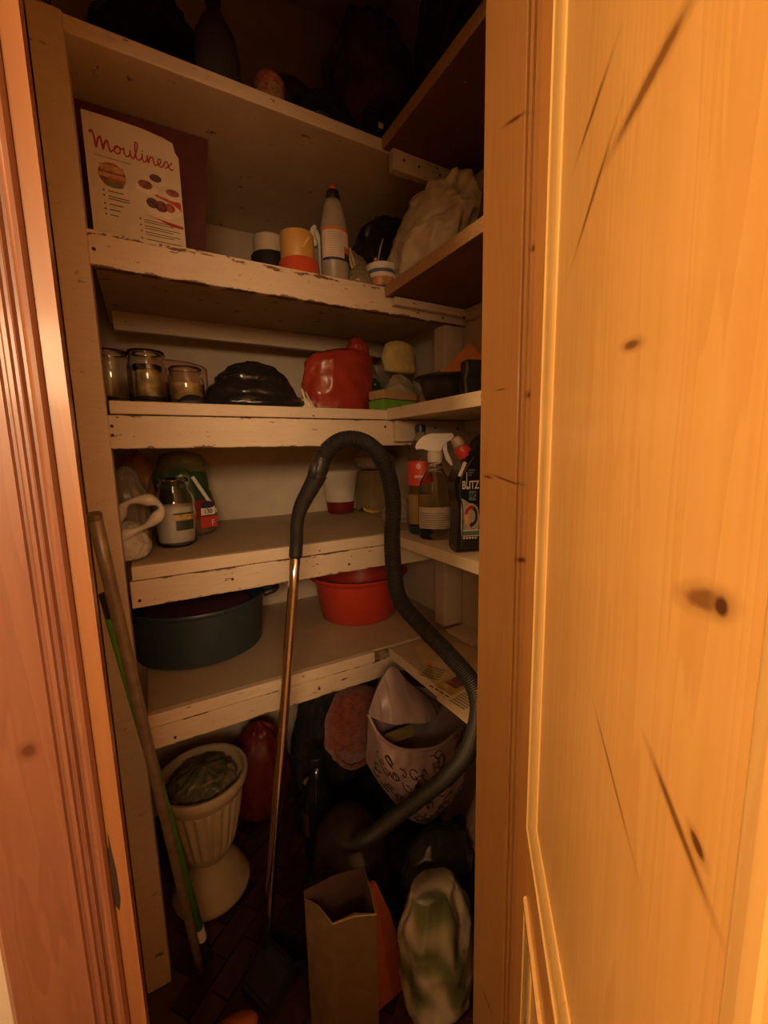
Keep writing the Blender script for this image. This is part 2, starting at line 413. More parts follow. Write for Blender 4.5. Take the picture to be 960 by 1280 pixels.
# local x = -(along the leaf away from its free edge); local -y = towards the closet side
def lx(t): return -t
def lbox(t0, t1, y0, y1, z0, z1, bev=.0015): return B(lx(t1), lx(t0), y0, y1, z0, z1, bev=bev)
SGN = 1
def dparts():
    def yb(a, b): return (min(a*SGN, b*SGN), max(a*SGN, b*SGN))
    f0, f1 = yb(0, .036)
    obj('stile', lbox(.515, .617, f0, f1, .01, 2.02), P_STILE, leaf)
    obj('stile', lbox(.02, .108, f0, f1, .01, 2.02), P_STILE, leaf)
    for z0, z1 in ((.01, .14), (.66, .765), (1.86, 2.02)):
        obj('rail', lbox(.108, .515, f0, f1, z0, z1), P_STILE, leaf)
    for z0, z1 in ((.765, 1.86), (.14, .66)):
        p0, p1 = yb(.0052, .022)
        obj('panel', lbox(.110, .513, p0, p1, z0+.002, z1-.002, bev=0), P_PANEL, leaf)
        # mitred ogee moulding round the panel: profile (inset from the frame edge, height above face)
        prof = [(0, 0.), (.0004, -.0026), (.002, -.0040), (.006, -.0046), (.009, -.0040), (.0105, -.0026), (.012, -.0022), (.017, -.0012), (.024, .0012), (.030, .0040), (.031, .0054), (.0345, .0054), (.0345, .012), (0, .012)]
        bm = bmesh.new(); rings = []
        for ins, h in prof:
            tA, tB, zA, zB = .108+ins*.9, .515-ins*1.05, z0+ins, z1-ins
            rings.append([bm.verts.new((lx(a), SGN*h, b)) for a, b in ((tA, zA), (tB, zA), (tB, zB), (tA, zB))])
        for a, b in zip(rings, rings[1:]+rings[:1]):
            for k in range(4): bm.faces.new((a[k], a[(k+1) % 4], b[(k+1) % 4], b[k]))
        obj('moulding', bm, P_MOLD, leaf, smooth=True, angle=R(28))
    for z in (.3, 1.75):
        a, b = yb(.036, .044)
        obj('hinge', T([(lx(.622), SGN*.04, z), (lx(.622), SGN*.04, z+.09)], .005, seg=12), CHROME, leaf, smooth=True, angle=R(40))
dparts()

# ------------------------------------------------------------------ shelving
ST = [2.030, 1.687, 1.375, 1.035, .695]
names = ['topmost', 'second', 'third', 'fourth', 'lowest']
post = thing('post', 'cream painted upright post at the left end of the back shelves', 'post', (-.085, 1.0, 0))
obj('timber', B(-.026, .025, -.006, .045, 0.004, 2.03, bev=.003), PAINT[1], post)
post2 = thing('post', 'cream painted upright post against the right closet wall', 'post', (.81, 1.03, 0))
for a, b in zip([0.004]+[ST[4]+.013, ST[3]+.002, ST[2]+.002, ST[1]+.002], [.603, ST[3]-.0925, ST[2]-.0965, ST[1]-.067, ST[0]-.030]):
    obj('timber', B(-.035, .036, -.022, .028, a, b, bev=.003), PAINT[3], post2)
fz = [(2.002, 2.002), (1.659, 1.621), (1.349, 1.280), (1.005, .944), (.665, .610)]
lab = ['topmost cream back shelf under the dark bundles', 'back shelf with chipped cream edge below the topmost, holding the red printed leaflet',
       'third back shelf from the top, holding glass jars and a red bag', 'fourth back shelf from the top, holding the jar of white powder',
       'lowest cream back shelf, holding the blue grey basin and red tub']
for i, z in enumerate(ST):
    s = thing('back_shelf', lab[i], 'shelf', (.4, 1.27, z), group='shelves along the back wall')
    X0, X1 = -.46, .449
    if i in (3, 4): X0 = -.449
    th = z-fz[i][0]
    if i == 4:
        obj('board', B(X0, X1, -.255, .279, -th, 0, bev=.002), TOPM, s)
        obj('edge_strip', B(X0, .12, -.27, -.256, -th, 0, bev=.002), PAINT[2], s)
        obj('broken_edge', B(.12, .17, -.262, -.256, -th, -.006), CHIPB, s)
    elif i == 3:
        obj('board', B(X0, X1, -.255, .279, -th, 0, bev=.002), TOPM, s)
        obj('edge_strip', B(X0, .18, -.27, -.256, -th, 0, bev=.002), PAINT[0], s)
    elif i == 1:
        obj('board', B(X0, X1, -.25, .279, -th, 0, bev=.002), PAINT[4], s)
    else:
        obj('board', B(X0+ (-.05 if i == 0 else 0.004), X1, -.27, .279, -th, 0, bev=.003), PAINT[2 if i == 0 else 0], s)
    if i == 1:
        obj('front_batten', B(X0-.008, X1, -.27, -.2505, -.066, -.001, bev=.003), EDGE2, s)
    elif i > 0:
        obj('front_batten', B(X0-.006, X1-.001, -.268, -.248, fz[i][1]-z, fz[i][0]-z-.002, bev=.003), (EDGE2, EDGE2, EDGE3, EDGE4, EDGE5)[i], s)
    if i in (1, 2, 3):
        obj('wall_batten', B(X0+.012, X1-.02, .13 if i == 1 else .255, .155 if i == 1 else .279, -.079, -th-.001, bev=.003), PAINT[3], s)
rl = ['topmost right-hand shelf of dark bare board near the ceiling', 'right-hand shelf of dark bare board with the cream crumpled bag',
      'cream right-hand shelf with the black bowl and orange envelope', 'cream right-hand shelf carrying the row of cleaning bottles',
      'lowest right-hand shelf covered with newspaper']
for i, z in enumerate(ST):
    s = thing('side_shelf', rl[i], 'shelf', (.715, .775, z), group='shelves along the right wall')
    mtop = (BARE, BARE, PAINT[0], PAINT[2], TOPM)[i]
    th = .027
    xe = -.137 if i < 4 else -.145
    obj('board', B(xe, .134, -.224, .2235, -th+.001, -.0006 if i != 2 else .002, bev=.002), mtop, s)
    obj('edge_strip', B(xe-.004, xe-.0003, -.224, .2235, -th, 0.0005 if i != 2 else .0025, bev=.0015), (RAW, RAW, PAINT[2], PAINT[3], PAINT[1])[i], s)
    if i < 4:
        obj('cleat', B(-.122, .134, .202, .2225, (-.075, -.048, -.085, -.088, -.08)[i], -th-.001, bev=.0025), PAINT[(4, 2, 3, 0, 1)[i]], s)
    if i in (1, 2): obj('wall_cleat', B(.11, .134, -.22, .2, -.06, -th-.001, bev=.0025), PAINT[3], s)
    if i == 4: obj('wall_cleat', B(.06, .134, .10, .2235, .0005, .012, bev=.002), PAINT[1], s)
nail = plain('rusty_nail', (.03, .02, .015), .6)
def nails(par, pts, y):
    for x, zz in pts:
        bm = bmesh.new(); disc(bm, x, zz, y+.0004, .0034, .0034, n=10, th=.0012); obj('nail_head', bm, nail, par)
SH = [o_ for o_ in COL.objects if o_.name.startswith('side_shelf')]; BS = [o_ for o_ in COL.objects if o_.name.startswith('back_shelf')]
nails(SH[0], [(-.09, -.048), (-.045, -.05), (.02, -.052)], .202)
nails(SH[1], [(.03, -.062), (.105, -.052)], .202)
nails(SH[2], [(-.064, -.05), (.004, -.048), (.085, -.05)], .202)
nails(BS[1], [(-.452, -.036)], -.27); nails(BS[2], [(-.455, -.05), (-.456, -.068), (.17, -.045)], -.268)
nails(BS[3], [(-.44, -.075), (-.25, -.06), (.05, -.07)], -.268); nails(BS[4], [(-.40, -.07), (-.05, -.06)], -.268)
#OBJECTS
def sub(name, bm, m, parent, **k): return obj(name, bm, m, parent, **k)
def put(name, label, cat, bm, m, loc, rz=0, group=None, **k):
    o = obj(name, bm, m, None, **k); o.location = loc; o.rotation_euler = (0, 0, rz); return tag(o, label, cat, group)
INK = plain('grey_print', (.13, .10, .08), .7)
REDINK = plain('red_print', (.42, .035, .03), .6)
PAPER = plain('cream_paper', (.66, .56, .42), .6, var=.07)
e = .0012

# ---------------- topmost shelf: dark bundles (z 2.03)
z = ST[0]+e
t = thing('plastic_bottle', 'large clear plastic bottle standing left of the patterned tin on the topmost shelf', 'bottle', (.225, 1.16, z))
sub('body', L([(.048, 0), (.052, .006), (.052, .05), (.049, .06), (.052, .07), (.052, .15), (.045, .19), (.028, .225), (.014, .25), (.014, .268)], seg=32), film('dark_bottle_film', (.14, .13, .12), .45, .2, .1), t, smooth=True)  # dark grey half-clear film
sub('cap', L([(.017, .262), (.017, .282), (.014, .284)], seg=24), BLACKP, t, smooth=True, angle=R(40))
t = thing('patterned_tin', 'small round tin with red and cream pattern at the edge of the topmost shelf', 'tin', (.33, 1.10, z))
sub('body', L([(.033, 0), (.034, .004), (.034, .075), (.031, .082)], seg=32), patches('red_cream_print', [(.35, .05, .03), (.5, .33, .2), (.3, .04, .03)], 26, stretch=(1, 1, 3)), t, smooth=True, angle=R(40))
sub('lid', L([(.0355, .080), (.0365, .084), (.035, .096), (.028, .106), (.012, .111)], seg=32), patches('tin_lid_print', [(.5, .33, .2), (.35, .05, .03), (.55, .4, .26)], 40), t, smooth=True)
put('dark_bag', 'black crumpled bag behind the clear bottle at the left of the topmost shelf', 'bag', crumple(.16, .12, .42, 3, .2, prof=HEAP), BLKBAG, (.10, 1.36, z), smooth=True)
put('grey_bundle', 'dark grey flattened bundle in the middle of the topmost shelf', 'bag', crumple(.095, .09, .24, 5, .12, prof=PUFF), bagmat('dark_grey_film', (.07, .065, .062), .3), (.415, 1.26, z), smooth=True)
put('dark_bag', 'black low bag in front of the grey bundle by the edge of the topmost shelf', 'bag', crumple(.09, .05, .12, 6, .2, prof=HEAP), BLKBAG, (.46, 1.09, z), smooth=True)
put('brown_bag', 'big dusty brown plastic bag standing in the corner of the topmost shelf', 'bag', crumple(.14, .13, .52, 8, .26, freq=1.7, prof=SACK), bagmat('dusty_brown_film', (.14, .085, .062), .22, 1.0, .6), (.69, 1.26, z), smooth=True)
put('dark_bag', 'black tall bag on the right-hand topmost shelf near the ceiling', 'bag', crumple(.10, .13, .45, 9, .2, prof=SACK), BLKBAG, (.735, .86, z), smooth=True)
t = thing('glass_jar', 'dark jar with a small pale label at the edge of the topmost shelf corner', 'jar', (.60, 1.08, z))
sub('body', L([(.03, 0), (.034, .005), (.034, .075), (.027, .09), (.027, .098)], seg=28), plain('dark_jar_glass', (.02, .02, .022), .1), t, smooth=True)
sub('lid', L([(.029, .094), (.029, .112), (.026, .114)], seg=28), BLACKP, t, smooth=True, angle=R(40))
sub('label', box(bmesh.new(), -.008, .006, -.0352, -.0338, .055, .068), PAPER, t)

# ---------------- second shelf: leaflet, tapes, bottles (z 1.687)
z = ST[1]+e
t = thing('card_folder', 'tall dark maroon board leaning behind the red printed leaflet', 'folder', (.065, 1.125, z))
t.rotation_euler = (R(-5), 0, 0)
sub('cover', prism(bmesh.new(), [(-.13, 0), (.092, .0), (.126, .311), (-.13, .309)], 0, .012), MAROON, t)
t = thing('leaflet', 'white recipe leaflet with red script title and food photos, leaning at the left', 'leaflet', (-.051, 1.045, z), R(2))
t.rotation_euler = (R(-4), R(0), R(2))
LW, LH = .165, .236
sub('sheet', prism(bmesh.new(), [(0, 0), (LW, 0), (LW+.001, .200), (LW-.005, .208), (LW-.008, .226), (.14, .231), (.10, .236), (.05, .237), (.0, LH)], 0, .004), PAPER, t)
script = [(0, 1.3), (.2, 1.55), (.36, 1.), (.45, .02), (.62, .75), (.86, 1.2), (.96, .6), (1.02, .02), (1.18, .6), (1.42, 1.02), (1.52, .5), (1.62, .05), (1.9, .25),
          (2.3, .8), (2.02, .6), (2.0, .15), (2.3, .02), (2.5, .4), (2.36, .78), (2.62, .58), (2.82, .78), (2.84, .2), (3.1, .02), (3.34, .4), (3.38, .78), (3.4, .2), (3.6, .03),
          (3.88, .7), (4.08, 1.6), (3.9, 1.75), (3.82, 1.), (3.88, .15), (4.12, .05), (4.36, .4), (4.42, .8), (4.44, .15), (4.62, .05), (4.84, .4), (4.9, .8), (4.92, .03), (5.1, .6), (5.34, .8), (5.44, .4), (5.48, .06), (5.7, .1),
          (6.05, .42), (6.15, .68), (5.95, .8), (5.82, .42), (5.96, .06), (6.25, .12), (6.5, .68), (6.7, .74), (6.85, .3), (7., .04), (7.22, .16)]
k = .0198
def sp(p): return (.010+p[0]*k, -.0006, .173+p[1]*k*.95-p[0]*.0004)
bm = tube(bmesh.new(), catmull([sp(p) for p in script], 6), lambda i: .0019 if i < 70 else .0014, seg=6)
tube(bm, catmull([sp((7.2, .82)), sp((6.85, .4)), sp((6.5, .02))], 5), .0013, seg=6)
tube(bm, [sp((4.44, 1.05)), sp((4.5, 1.15))], .0013, seg=6)
for v in bm.verts: v.co.y = -.0006+(v.co.y+.0006)*.3
sub('script_title', bm, REDINK, t)
bm = bmesh.new(); disc(bm, .041, .128, 0, .0235, .0235)
sub('round_photo', bm, plain('burger_brown', (.30, .10, .05), .6, var=.6, scale=60), t)
bm = bmesh.new()
for zz, hh, ww in ((.140, .006, .020), (.126, .004, .022)): box(bm, .041-ww, .041+ww, -.0009, -.0004, zz-hh, zz+hh)
sub('photo_layer', bm, plain('bun_tan', (.52, .30, .13), .6, var=.4, scale=90), t)
bm = bmesh.new(); disc(bm, .042, .110, -.0004, .017, .005); sub('photo_layer', bm, plain('lettuce_green', (.16, .15, .05), .6), t)
RB = prism(bmesh.new(), [(.085, .128), (.11, .112), (.162, .108), (.163, .083), (.15, .10), (.10, .118)], -.0004, 0)
sub('ribbon', RB, plain('red_ribbon_print', (.55, .06, .04), .6), t)
for x, zz, rx, rz_ in ((.118, .142, .021, .008), (.100, .124, .021, .011), (.147, .122, .019, .010), (.127, .090, .036, .016)):
    bm = bmesh.new(); disc(bm, x, zz-.004, -.0004, rx, rz_); sub('plate_print', bm, plain('plate_white', (.72, .62, .5), .5), t)
for i, (x, zz, rx, rz_) in enumerate(((.118, .145, .011, .0075), (.098, .127, .013, .0085), (.148, .124, .013, .0075), (.108, .094, .011, .010), (.124, .091, .012, .011), (.140, .092, .010, .009))):
    bm = bmesh.new(); disc(bm, x, zz, -.0009, rx, rz_, n=16); sub('food_print', bm, plain('food_print_%d' % i, ((.13, .05, .05), (.26, .08, .05), (.3, .1, .06), (.12, .05, .05), (.18, .05, .05), (.34, .10, .05))[i], .6, var=.6, scale=120), t)
bm = prism(bmesh.new(), [(.095, .068), (.163, .060), (.163, .055), (.14, .055), (.12, .063)], -.0004, 0); sub('ribbon', bm, REDINK, t)
bm = bmesh.new()
for r_, (zz, n_) in enumerate(((.097, 1), (.087, 2), (.072, 1), (.062, 1), (.052, 1))):
    disc(bm, .024, zz, 0, .002, .002, n=8)
    for q in range(n_): box(bm, .031, .031+(.026, .036, .024, .018, .014)[r_], -.0004, 0, zz-.001-q*.0045, zz+.0008-q*.0045)
for r_, zz in enumerate((.058, .046, .034, .020)):
    disc(bm, .083, zz, 0, .0018, .0018, n=8)
    for q in range(2): box(bm, .09, .155-.012*q, -.0004, 0, zz-.0008-q*.0045, zz+.0006-q*.0045)
sub('small_print', bm, INK, t)
bm = bmesh.new(); box(bm, .014, .075, -.0004, 0, .1585, .1605); sub('tagline_print', bm, plain('tan_print', (.42, .3, .18), .6), t)
bm = bmesh.new(); disc(bm, .066, .0035, 0, .010, .0032); sub('seal_print', bm, REDINK, t)

t = thing('tape_roll', 'ochre yellow tape roll standing on the red roll', 'tape', (.366, 1.062, z+.038))
sub('roll', L([(.040, 0), (.041, .002), (.041, .060), (.0405, .062), (.03, .062), (.03, .001)], seg=40), plain('ochre_tape', (.58, .33, .085), .42, var=.08), t, smooth=True, angle=R(40))
sub('loose_end', prism(bmesh.new(), [(-.004, .02), (.0, .018), (.018, .044), (.014, .046)], -.0435, -.0415), plain('tape_end', (.66, .42, .15), .4), t)
t = thing('tape_roll', 'flat red tape roll underneath the ochre one', 'tape', (.368, 1.060, z))
sub('roll', L([(.050, 0), (.0515, .002), (.049, .033), (.046, .037), (.03, .037), (.03, .001)], seg=40), plain('red_tape', (.60, .085, .035), .35, var=.06), t, smooth=True, angle=R(40))
t = thing('tape_roll', 'pale grey tape roll standing on the black one, behind the ochre roll', 'tape', (.328, 1.172, z+.088))
sub('roll', L([(.040, 0), (.041, .003), (.041, .040), (.038, .043), (.024, .043), (.024, .001)], seg=36), plain('pale_tape', (.52, .42, .30), .5), t, smooth=True, angle=R(40))
t = thing('tape_roll', 'black tape roll underneath the pale grey one', 'tape', (.328, 1.172, z))
sub('roll', L([(.046, 0), (.048, .003), (.048, .083), (.045, .087), (.024, .087), (.024, .001)], seg=36), BLACKP, t, smooth=True, angle=R(40))

t = thing('squeeze_bottle', 'translucent squeeze bottle with orange and blue label and black cap', 'bottle', (.462, 1.055, z))
sub('body', L([(.032, 0), (.036, .004), (.036, .11), (.0345, .135), (.029, .163), (.0225, .188), (.0185, .199)], seg=36, sx=1, sy=.85), film('milky_bottle', (.48, .41, .31), .15, .35, .05), t, smooth=True)
sub('cap', L([(.0185, .1985), (.0190, .200), (.0155, .219), (.011, .2215)], seg=28), BLACKP, t, smooth=True, angle=R(40))
sub('nozzle', L([(.010, .2215), (.0105, .224), (.008, .231), (.005, .233)], seg=20), plain('red_cap', (.55, .07, .04), .4), t, smooth=True)
def wrap(r, a0, a1, z0, z1, sy=.85, n=14):
    bm = bmesh.new(); lo, hi = [], []
    for i in range(n+1):
        a = a0+(a1-a0)*i/n
        lo.append(bm.verts.new((r*math.cos(a), r*sy*math.sin(a), z0))); hi.append(bm.verts.new((r*math.cos(a), r*sy*math.sin(a), z1)))
    for i in range(n): bm.faces.new((lo[i], lo[i+1], hi[i+1], hi[i]))
    return bm
sub('label', wrap(.0366, R(195), R(345), .052, .125), plain('label_white', (.68, .58, .46), .5), t, smooth=True)
sub('label_stripe', wrap(.0369, R(195), R(345), .119, .126), plain('label_orange', (.62, .20, .05), .5), t, smooth=True)
sub('label_stripe', wrap(.0369, R(195), R(345), .050, .056), plain('label_navy', (.03, .03, .10), .5), t, smooth=True)
sub('label_stripe', wrap(.0369, R(292), R(345), .056, .070), plain('label_navy_b', (.04, .035, .12), .5), t, smooth=True)
sub('label_stripe', wrap(.0369, R(290), R(345), .070, .084), plain('label_orange_b', (.58, .17, .05), .5), t, smooth=True)
bm = bmesh.new()
for q in range(11):
    zz = .060+q*.0052; o_ = wrap(.0370, R(225), R(285), zz, zz+.0014)
    me_ = bpy.data.meshes.new('tmp'); o_.to_mesh(me_); o_.free(); bm.from_mesh(me_); bpy.data.meshes.remove(me_)
sub('label_print', bm, plain('label_ink', (.45, .36, .28), .6), t)
t = thing('spray_trigger', 'pale plastic spray trigger poking out behind the squeeze bottle', 'trigger', (.452, 1.125, z))
sub('stem', T([(0, 0, 0), (0, 0, .13), (-.012, 0, .155)], .007, seg=12), WHITEP, t, smooth=True)
sub('lever', T(catmull([(-.012, 0, .165), (-.022, 0, .15), (-.012, 0, .118)], 5), .006, seg=10), WHITEP, t, smooth=True)
t = thing('clothes_peg', 'pale wooden clothes peg leaning right of the squeeze bottle', 'peg', (.512, 1.055, z+.06))
for s_ in (-1, 1):
    sub('prong', T([(s_*.004-.012, 0, .038), (s_*.005, 0, 0), (s_*.003+.008, 0, -.02)], .0032, seg=8), plain('peg_wood%d' % s_, (.55, .40, .22), .6), t, smooth=True)
put('clear_bag', 'clear plastic bag of odds and ends between the squeeze bottle and the paint pot', 'bag', crumple(.062, .05, .125, 14, .2, prof=HEAP), film('dull_clear_film', (.42, .34, .22), .3, .25, .8), (.545, 1.125, z), smooth=True)
put('clear_bag', 'low greenish clear bag just right of the squeeze bottle', 'bag', crumple(.035, .028, .062, 15, .12, prof=HEAP), film('greenish_film', (.40, .35, .19), .3, .25, .6), (.531, 1.055, z), smooth=True)
t = thing('marker_pen', 'black patterned pen leaning on the clear bag above the paint pot', 'pen', (.600, 1.072, z+.066))
sub('barrel', T([(-.022, 0, .05), (.004, 0, -.004)], .0045, seg=10), BLACKP, t, smooth=True)
sub('band', T([(-.012, -.0004, .030), (-.009, -.0004, .0235)], .0048, seg=10), PAPER, t)
sub('band', T([(-.004, -.0004, .013), (-.001, -.0004, .0065)], .0048, seg=10), PAPER, t)
t = thing('paint_pot', 'small white paint pot with blue and orange bands at the shelf corner', 'pot', (.595, 1.05, z))
sub('tub', L([(.034, 0), (.036, .002), (.0385, .040), (.037, .0405)], seg=36), plain('pot_dark', (.08, .07, .07), .4), t, smooth=True, angle=R(40))
sub('orange_band', L([(.0368, .010), (.0384, .031)], seg=36, cap=False), plain('pot_orange', (.52, .25, .12), .5, var=.5, scale=60), t, smooth=True)
sub('white_band', L([(.0386, .031), (.0392, .043)], seg=36, cap=False), WHITEP, t, smooth=True)
sub('blue_band', L([(.0393, .041), (.0396, .051)], seg=36, cap=False), plain('pot_blue', (.10, .15, .21), .4), t, smooth=True)
sub('lid', L([(.040, .050), (.0415, .052), (.0415, .064), (.0405, .066), (.037, .066), (.036, .063)], seg=36), WHITEP, t, smooth=True, angle=R(40))
put('black_bag', 'black crumpled bag at the back corner of the second shelf, with a cord', 'bag', crumple(.125, .085, .295, 21, .16, prof=PUFF), BLKBAG, (.73, 1.22, z), smooth=True)
put('string', 'thin pale string hanging over the black bag above the paint pot', 'string', T(catmull([(0, 0, 0), (.006, -.002, .05), (.0, 0, .1), (.012, .004, .15), (.03, .02, .185)], 6), .002, seg=6), PAPER, (.622, 1.118, z), smooth=True)
put('cream_bag', 'cream crumpled sack on the dark right-hand shelf under the ledger', 'bag', crumple(.078, .130, .225, 31, .34, freq=2.1, prof=[(0, .78), (.05, .98), (.3, 1), (.6, .95), (.85, .75), (1, .3)], lean=(.02, -.05)), CREAMBAG, (.684, .972, z), smooth=True)
put('green_bag', 'dark green film bag right of the cream sack on the dark shelf', 'bag', crumple(.045, .06, .20, 33, .22, prof=SACK), bagmat('dark_green_film', (.028, .036, .020), .2, .9), (.715, .715, z), smooth=True)
put('black_hook', 'small black hook hanging over the shelf edge under the paint pot', 'hook', T(catmull([(.0, -.028, .0035), (.018, -.03, .006), (.008, -.037, -.004), (-.004, -.036, -.018)], 6), .004, seg=8), BLACKP, (.625, 1.025, z), smooth=True)

# ---------------- third shelf: jars, bags, sponge (z 1.375)
z = ST[2]+e
def jar(loc, label, r, h, neck, fill=None, fillh=.3, fillm=None, lidm=None, name='glass_jar'):
    t = thing(name, label, 'jar', loc)
    sub('glass', L([(r*.88, 0), (r, .006), (r, h*.68), (r*.97, h*.76), (neck, h*.84), (neck, h*.9), (neck*1.06, h*.93), (neck*1.06, h*.965), (neck, h), (neck*.93, h), (neck*.93, h*.85), (r*.9, h*.75), (r*.93, h*.66), (r*.93, .01), (r*.8, .006)], seg=40), GLASS, t, smooth=True)
    if fillm:
        sub('contents', L([(r*.70, .011), (r*.915, .014), (r*.915, h*fillh), (r*.6, h*fillh+.002)], seg=32, fn=lambda a, zz: 1), fillm, t, smooth=True, angle=R(40))
    return t
DARKC = plain('dark_contents', (.045, .032, .02), .6, var=.5, scale=90)
jar((-.052, 1.105, z), 'leftmost of the three glass jars, half behind the post', .040, .112, .037, fillm=plain('pale_contents', (.20, .16, .10), .7, var=.4), fillh=.12)
t = jar((.018, 1.105, z), 'middle and tallest glass jar, with a dark tin inside', .040, .118, .036)
sub('inner_tin', L([(.022, .012), (.024, .014), (.024, .076), (.022, .078)], seg=24), plain('tin_label_ochre', (.42, .33, .13), .4, var=.6, scale=50), t, smooth=True, angle=R(40))
sub('inner_lid', L([(.030, .078), (.030, .086), (.028, .088)], seg=24), BLACKP, t, smooth=True, angle=R(40))
sub('dark_base', L([(.030, .0085), (.033, .011), (.032, .018), (.02, .02)], seg=20), BLACKP, t, smooth=True)
t = jar((.095, 1.10, z), 'short right-hand glass jar with ochre contents', .039, .088, .034, fillm=plain('ochre_contents', (.38, .26, .09), .6, var=.5, scale=40), fillh=.58)
put('dark_trinket', 'small black lump in front of the short jar', 'trinket', crumple(.028, .012, .022, 41, .2, nu=28, nv=16, prof=HEAP), BLACKP, (.100, 1.045, z), smooth=True)
t = thing('plaque', 'brownish plaque with a dark rim behind the short glass jar', 'plaque', (.098, 1.30, z)); t.rotation_euler = (R(-5), 0, 0)
pl = [(-.075, 0), (.071, 0), (.072, .128), (.062, .136), (.03, .144), (-.03, .148), (-.075, .146)]
sub('rim', prism(bmesh.new(), pl, 0, .006), plain('plaque_rim', (.07, .03, .02), .5), t)
sub('face', prism(bmesh.new(), [(x*.93, .003+zz*.95) for x, zz in pl], -.0012, 0), plain('plaque_face', (.34, .17, .10), .6, var=.2), t)
put('black_bag', 'black crumpled bin bag lying beside the glass jars', 'bag', crumple(.125, .085, .118, 44, .15, freq=1.7, prof=[(0, .95), (.06, 1), (.3, .86), (.6, .68), (.85, .46), (1, .12)]), bagmat('black_bin_film', (.020, .018, .019), .2, 1.0), (.252, 1.115, z), smooth=True)
t = thing('paper_scraps', 'small cream paper scraps between the black bag and the red bag', 'paper', (.378, 1.085, z))
sub('scrap', crumple(.022, .018, .032, 47, .35, nu=28, nv=16, prof=HEAP), PAPER, t, smooth=True)
sub('stick', T([(-.004, -.022, .004), (-.012, -.008, .052)], .003, seg=8), PAPER, t)
sub('stick', T([(.012, -.024, .004), (-.004, -.012, .045)], .0025, seg=8), plain('straw', (.5, .38, .22), .6), t)
rb = put('red_bag', 'red translucent plastic bag standing on the third shelf', 'bag', crumple(.102, .052, .175, 52, .11, freq=1.7, prof=[(0, .80), (.05, .92), (.5, 1.0), (.8, .96), (.93, .8), (1, .4)], lean=(.012, 0), tilt=.12), REDBAG, (.490, 1.135, z), smooth=True)
sub('gathered_ear', crumple(.034, .024, .085, 53, .2, nu=40, nv=24, prof=SACK, z0=.130, lean=(-.006, 0)), REDBAG, rb, smooth=True).location = (.072, 0, 0)
put('net_bundle', 'grey netting with dark strands between the red bag and the yellow cloth', 'bag', crumple(.055, .045, .215, 55, .28, freq=2.6, prof=SACK), patches('net_film', [(.09, .07, .05), (.46, .38, .27), (.15, .12, .09), (.5, .42, .3)], 30), (.66, 1.31, z), smooth=True)
put('yellow_cloth', 'pale yellow cloth hanging over the clear bag in the shelf corner', 'cloth', crumple(.052, .022, .098, 57, .20, freq=1.6, prof=[(0, .8), (.05, 1), (.5, 1.05), (.8, .9), (.95, .6), (1, .3)]), plain('yellow_fabric', (.60, .45, .16), .85, var=.12, bmp=.5, bscale=90), (.725, 1.175, z+.132), smooth=True)
put('clear_bag', 'clear knotted bag with twigs under the yellow cloth', 'bag', crumple(.062, .05, .128, 58, .28, prof=HEAP), film('cloudy_film', (.50, .42, .28), .25, .25, .9), (.722, 1.17, z), smooth=True)
put('teal_bag', 'dark teal film bag squeezed beside the red bag', 'bag', crumple(.03, .03, .11, 59, .25, nu=48, nv=30, prof=HEAP), bagmat('teal_film', (.02, .055, .05), .2), (.627, 1.165, z), smooth=True)
t = thing('scouring_sponge', 'thick sponge with brown top and green base in the shelf corner', 'sponge', (.640, 1.075, z), R(12))
sub('green_layer', B(-.068, .068, -.032, .032, 0, .032, bev=.006), plain('green_sponge', (.15, .33, .03), .85, bmp=.6, bscale=120), t)
sub('brown_layer', B(-.068, .068, -.032, .032, .0325, .058, bev=.007), plain('brown_sponge', (.42, .27, .13), .9, bmp=.6, bscale=150), t)
put('clear_bag', 'small clear crumpled bag between the sponge and the black bowl', 'bag', crumple(.028, .03, .085, 61, .25, nu=40, nv=24, prof=HEAP), film('grey_clear_film', (.55, .47, .35), .3, .25, .9), (.728, 1.02, z), smooth=True)
z3 = z+.002
t = thing('bowl', 'black plastic bowl on the cream right-hand shelf', 'bowl', (.676, .868, z3))
sub('bowl', L([(.048, 0), (.052, .003), (.066, .045), (.071, .058), (.082, .062), (.083, .065), (.079, .067), (.068, .063), (.062, .045), (.046, .008), (.01, .006)], seg=44), BLACKP, t, smooth=True, angle=R(50))
t = thing('envelope', 'orange envelope standing on edge behind the black bowl', 'envelope', (.768, .915, z3)); t.rotation_euler = (0, R(0), R(90))
sub('sheet', prism(bmesh.new(), [(-.16, .0), (.122, .0), (.130, .096), (-.024, .161), (-.034, .160), (-.085, .115), (-.16, .06)], 0, .004), plain('orange_paper', (.72, .27, .055), .6, var=.06), t)
sub('flap', prism(bmesh.new(), [(-.150, .058), (.118, .06), (.126, .095), (-.024, .158), (-.034, .157)], .0042, .006), plain('orange_paper_flap', (.74, .29, .065), .6, var=.06), t)
put('tan_card', 'tan card standing against the post behind the orange envelope', 'card', B(-.001, .001, -.035, .035, 0, .118), plain('tan_card', (.36, .24, .11), .7), (.7722, 1.058, z3), R(0))
t = thing('black_packet', 'black foil packet standing in front of the bowl near the door', 'packet', (.655, .742, z3), R(-18))
bm = B(-.032, .034, -.016, .016, 0, .082, bev=.006); bmesh.ops.subdivide_edges(bm, edges=bm.edges[:], cuts=3, use_grid_fill=True)
for v in bm.verts:
    n_ = noise.noise(v.co*45); v.co.x += .004*n_; v.co.y += .004*noise.noise(v.co*38+Vector((4, 4, 4))); v.co.x += (v.co.z*.05)
    if v.co.z < .001: v.co.z = 0
sub('pack', bm, plain('black_foil', (.022, .022, .024), .28, var=.2), t)
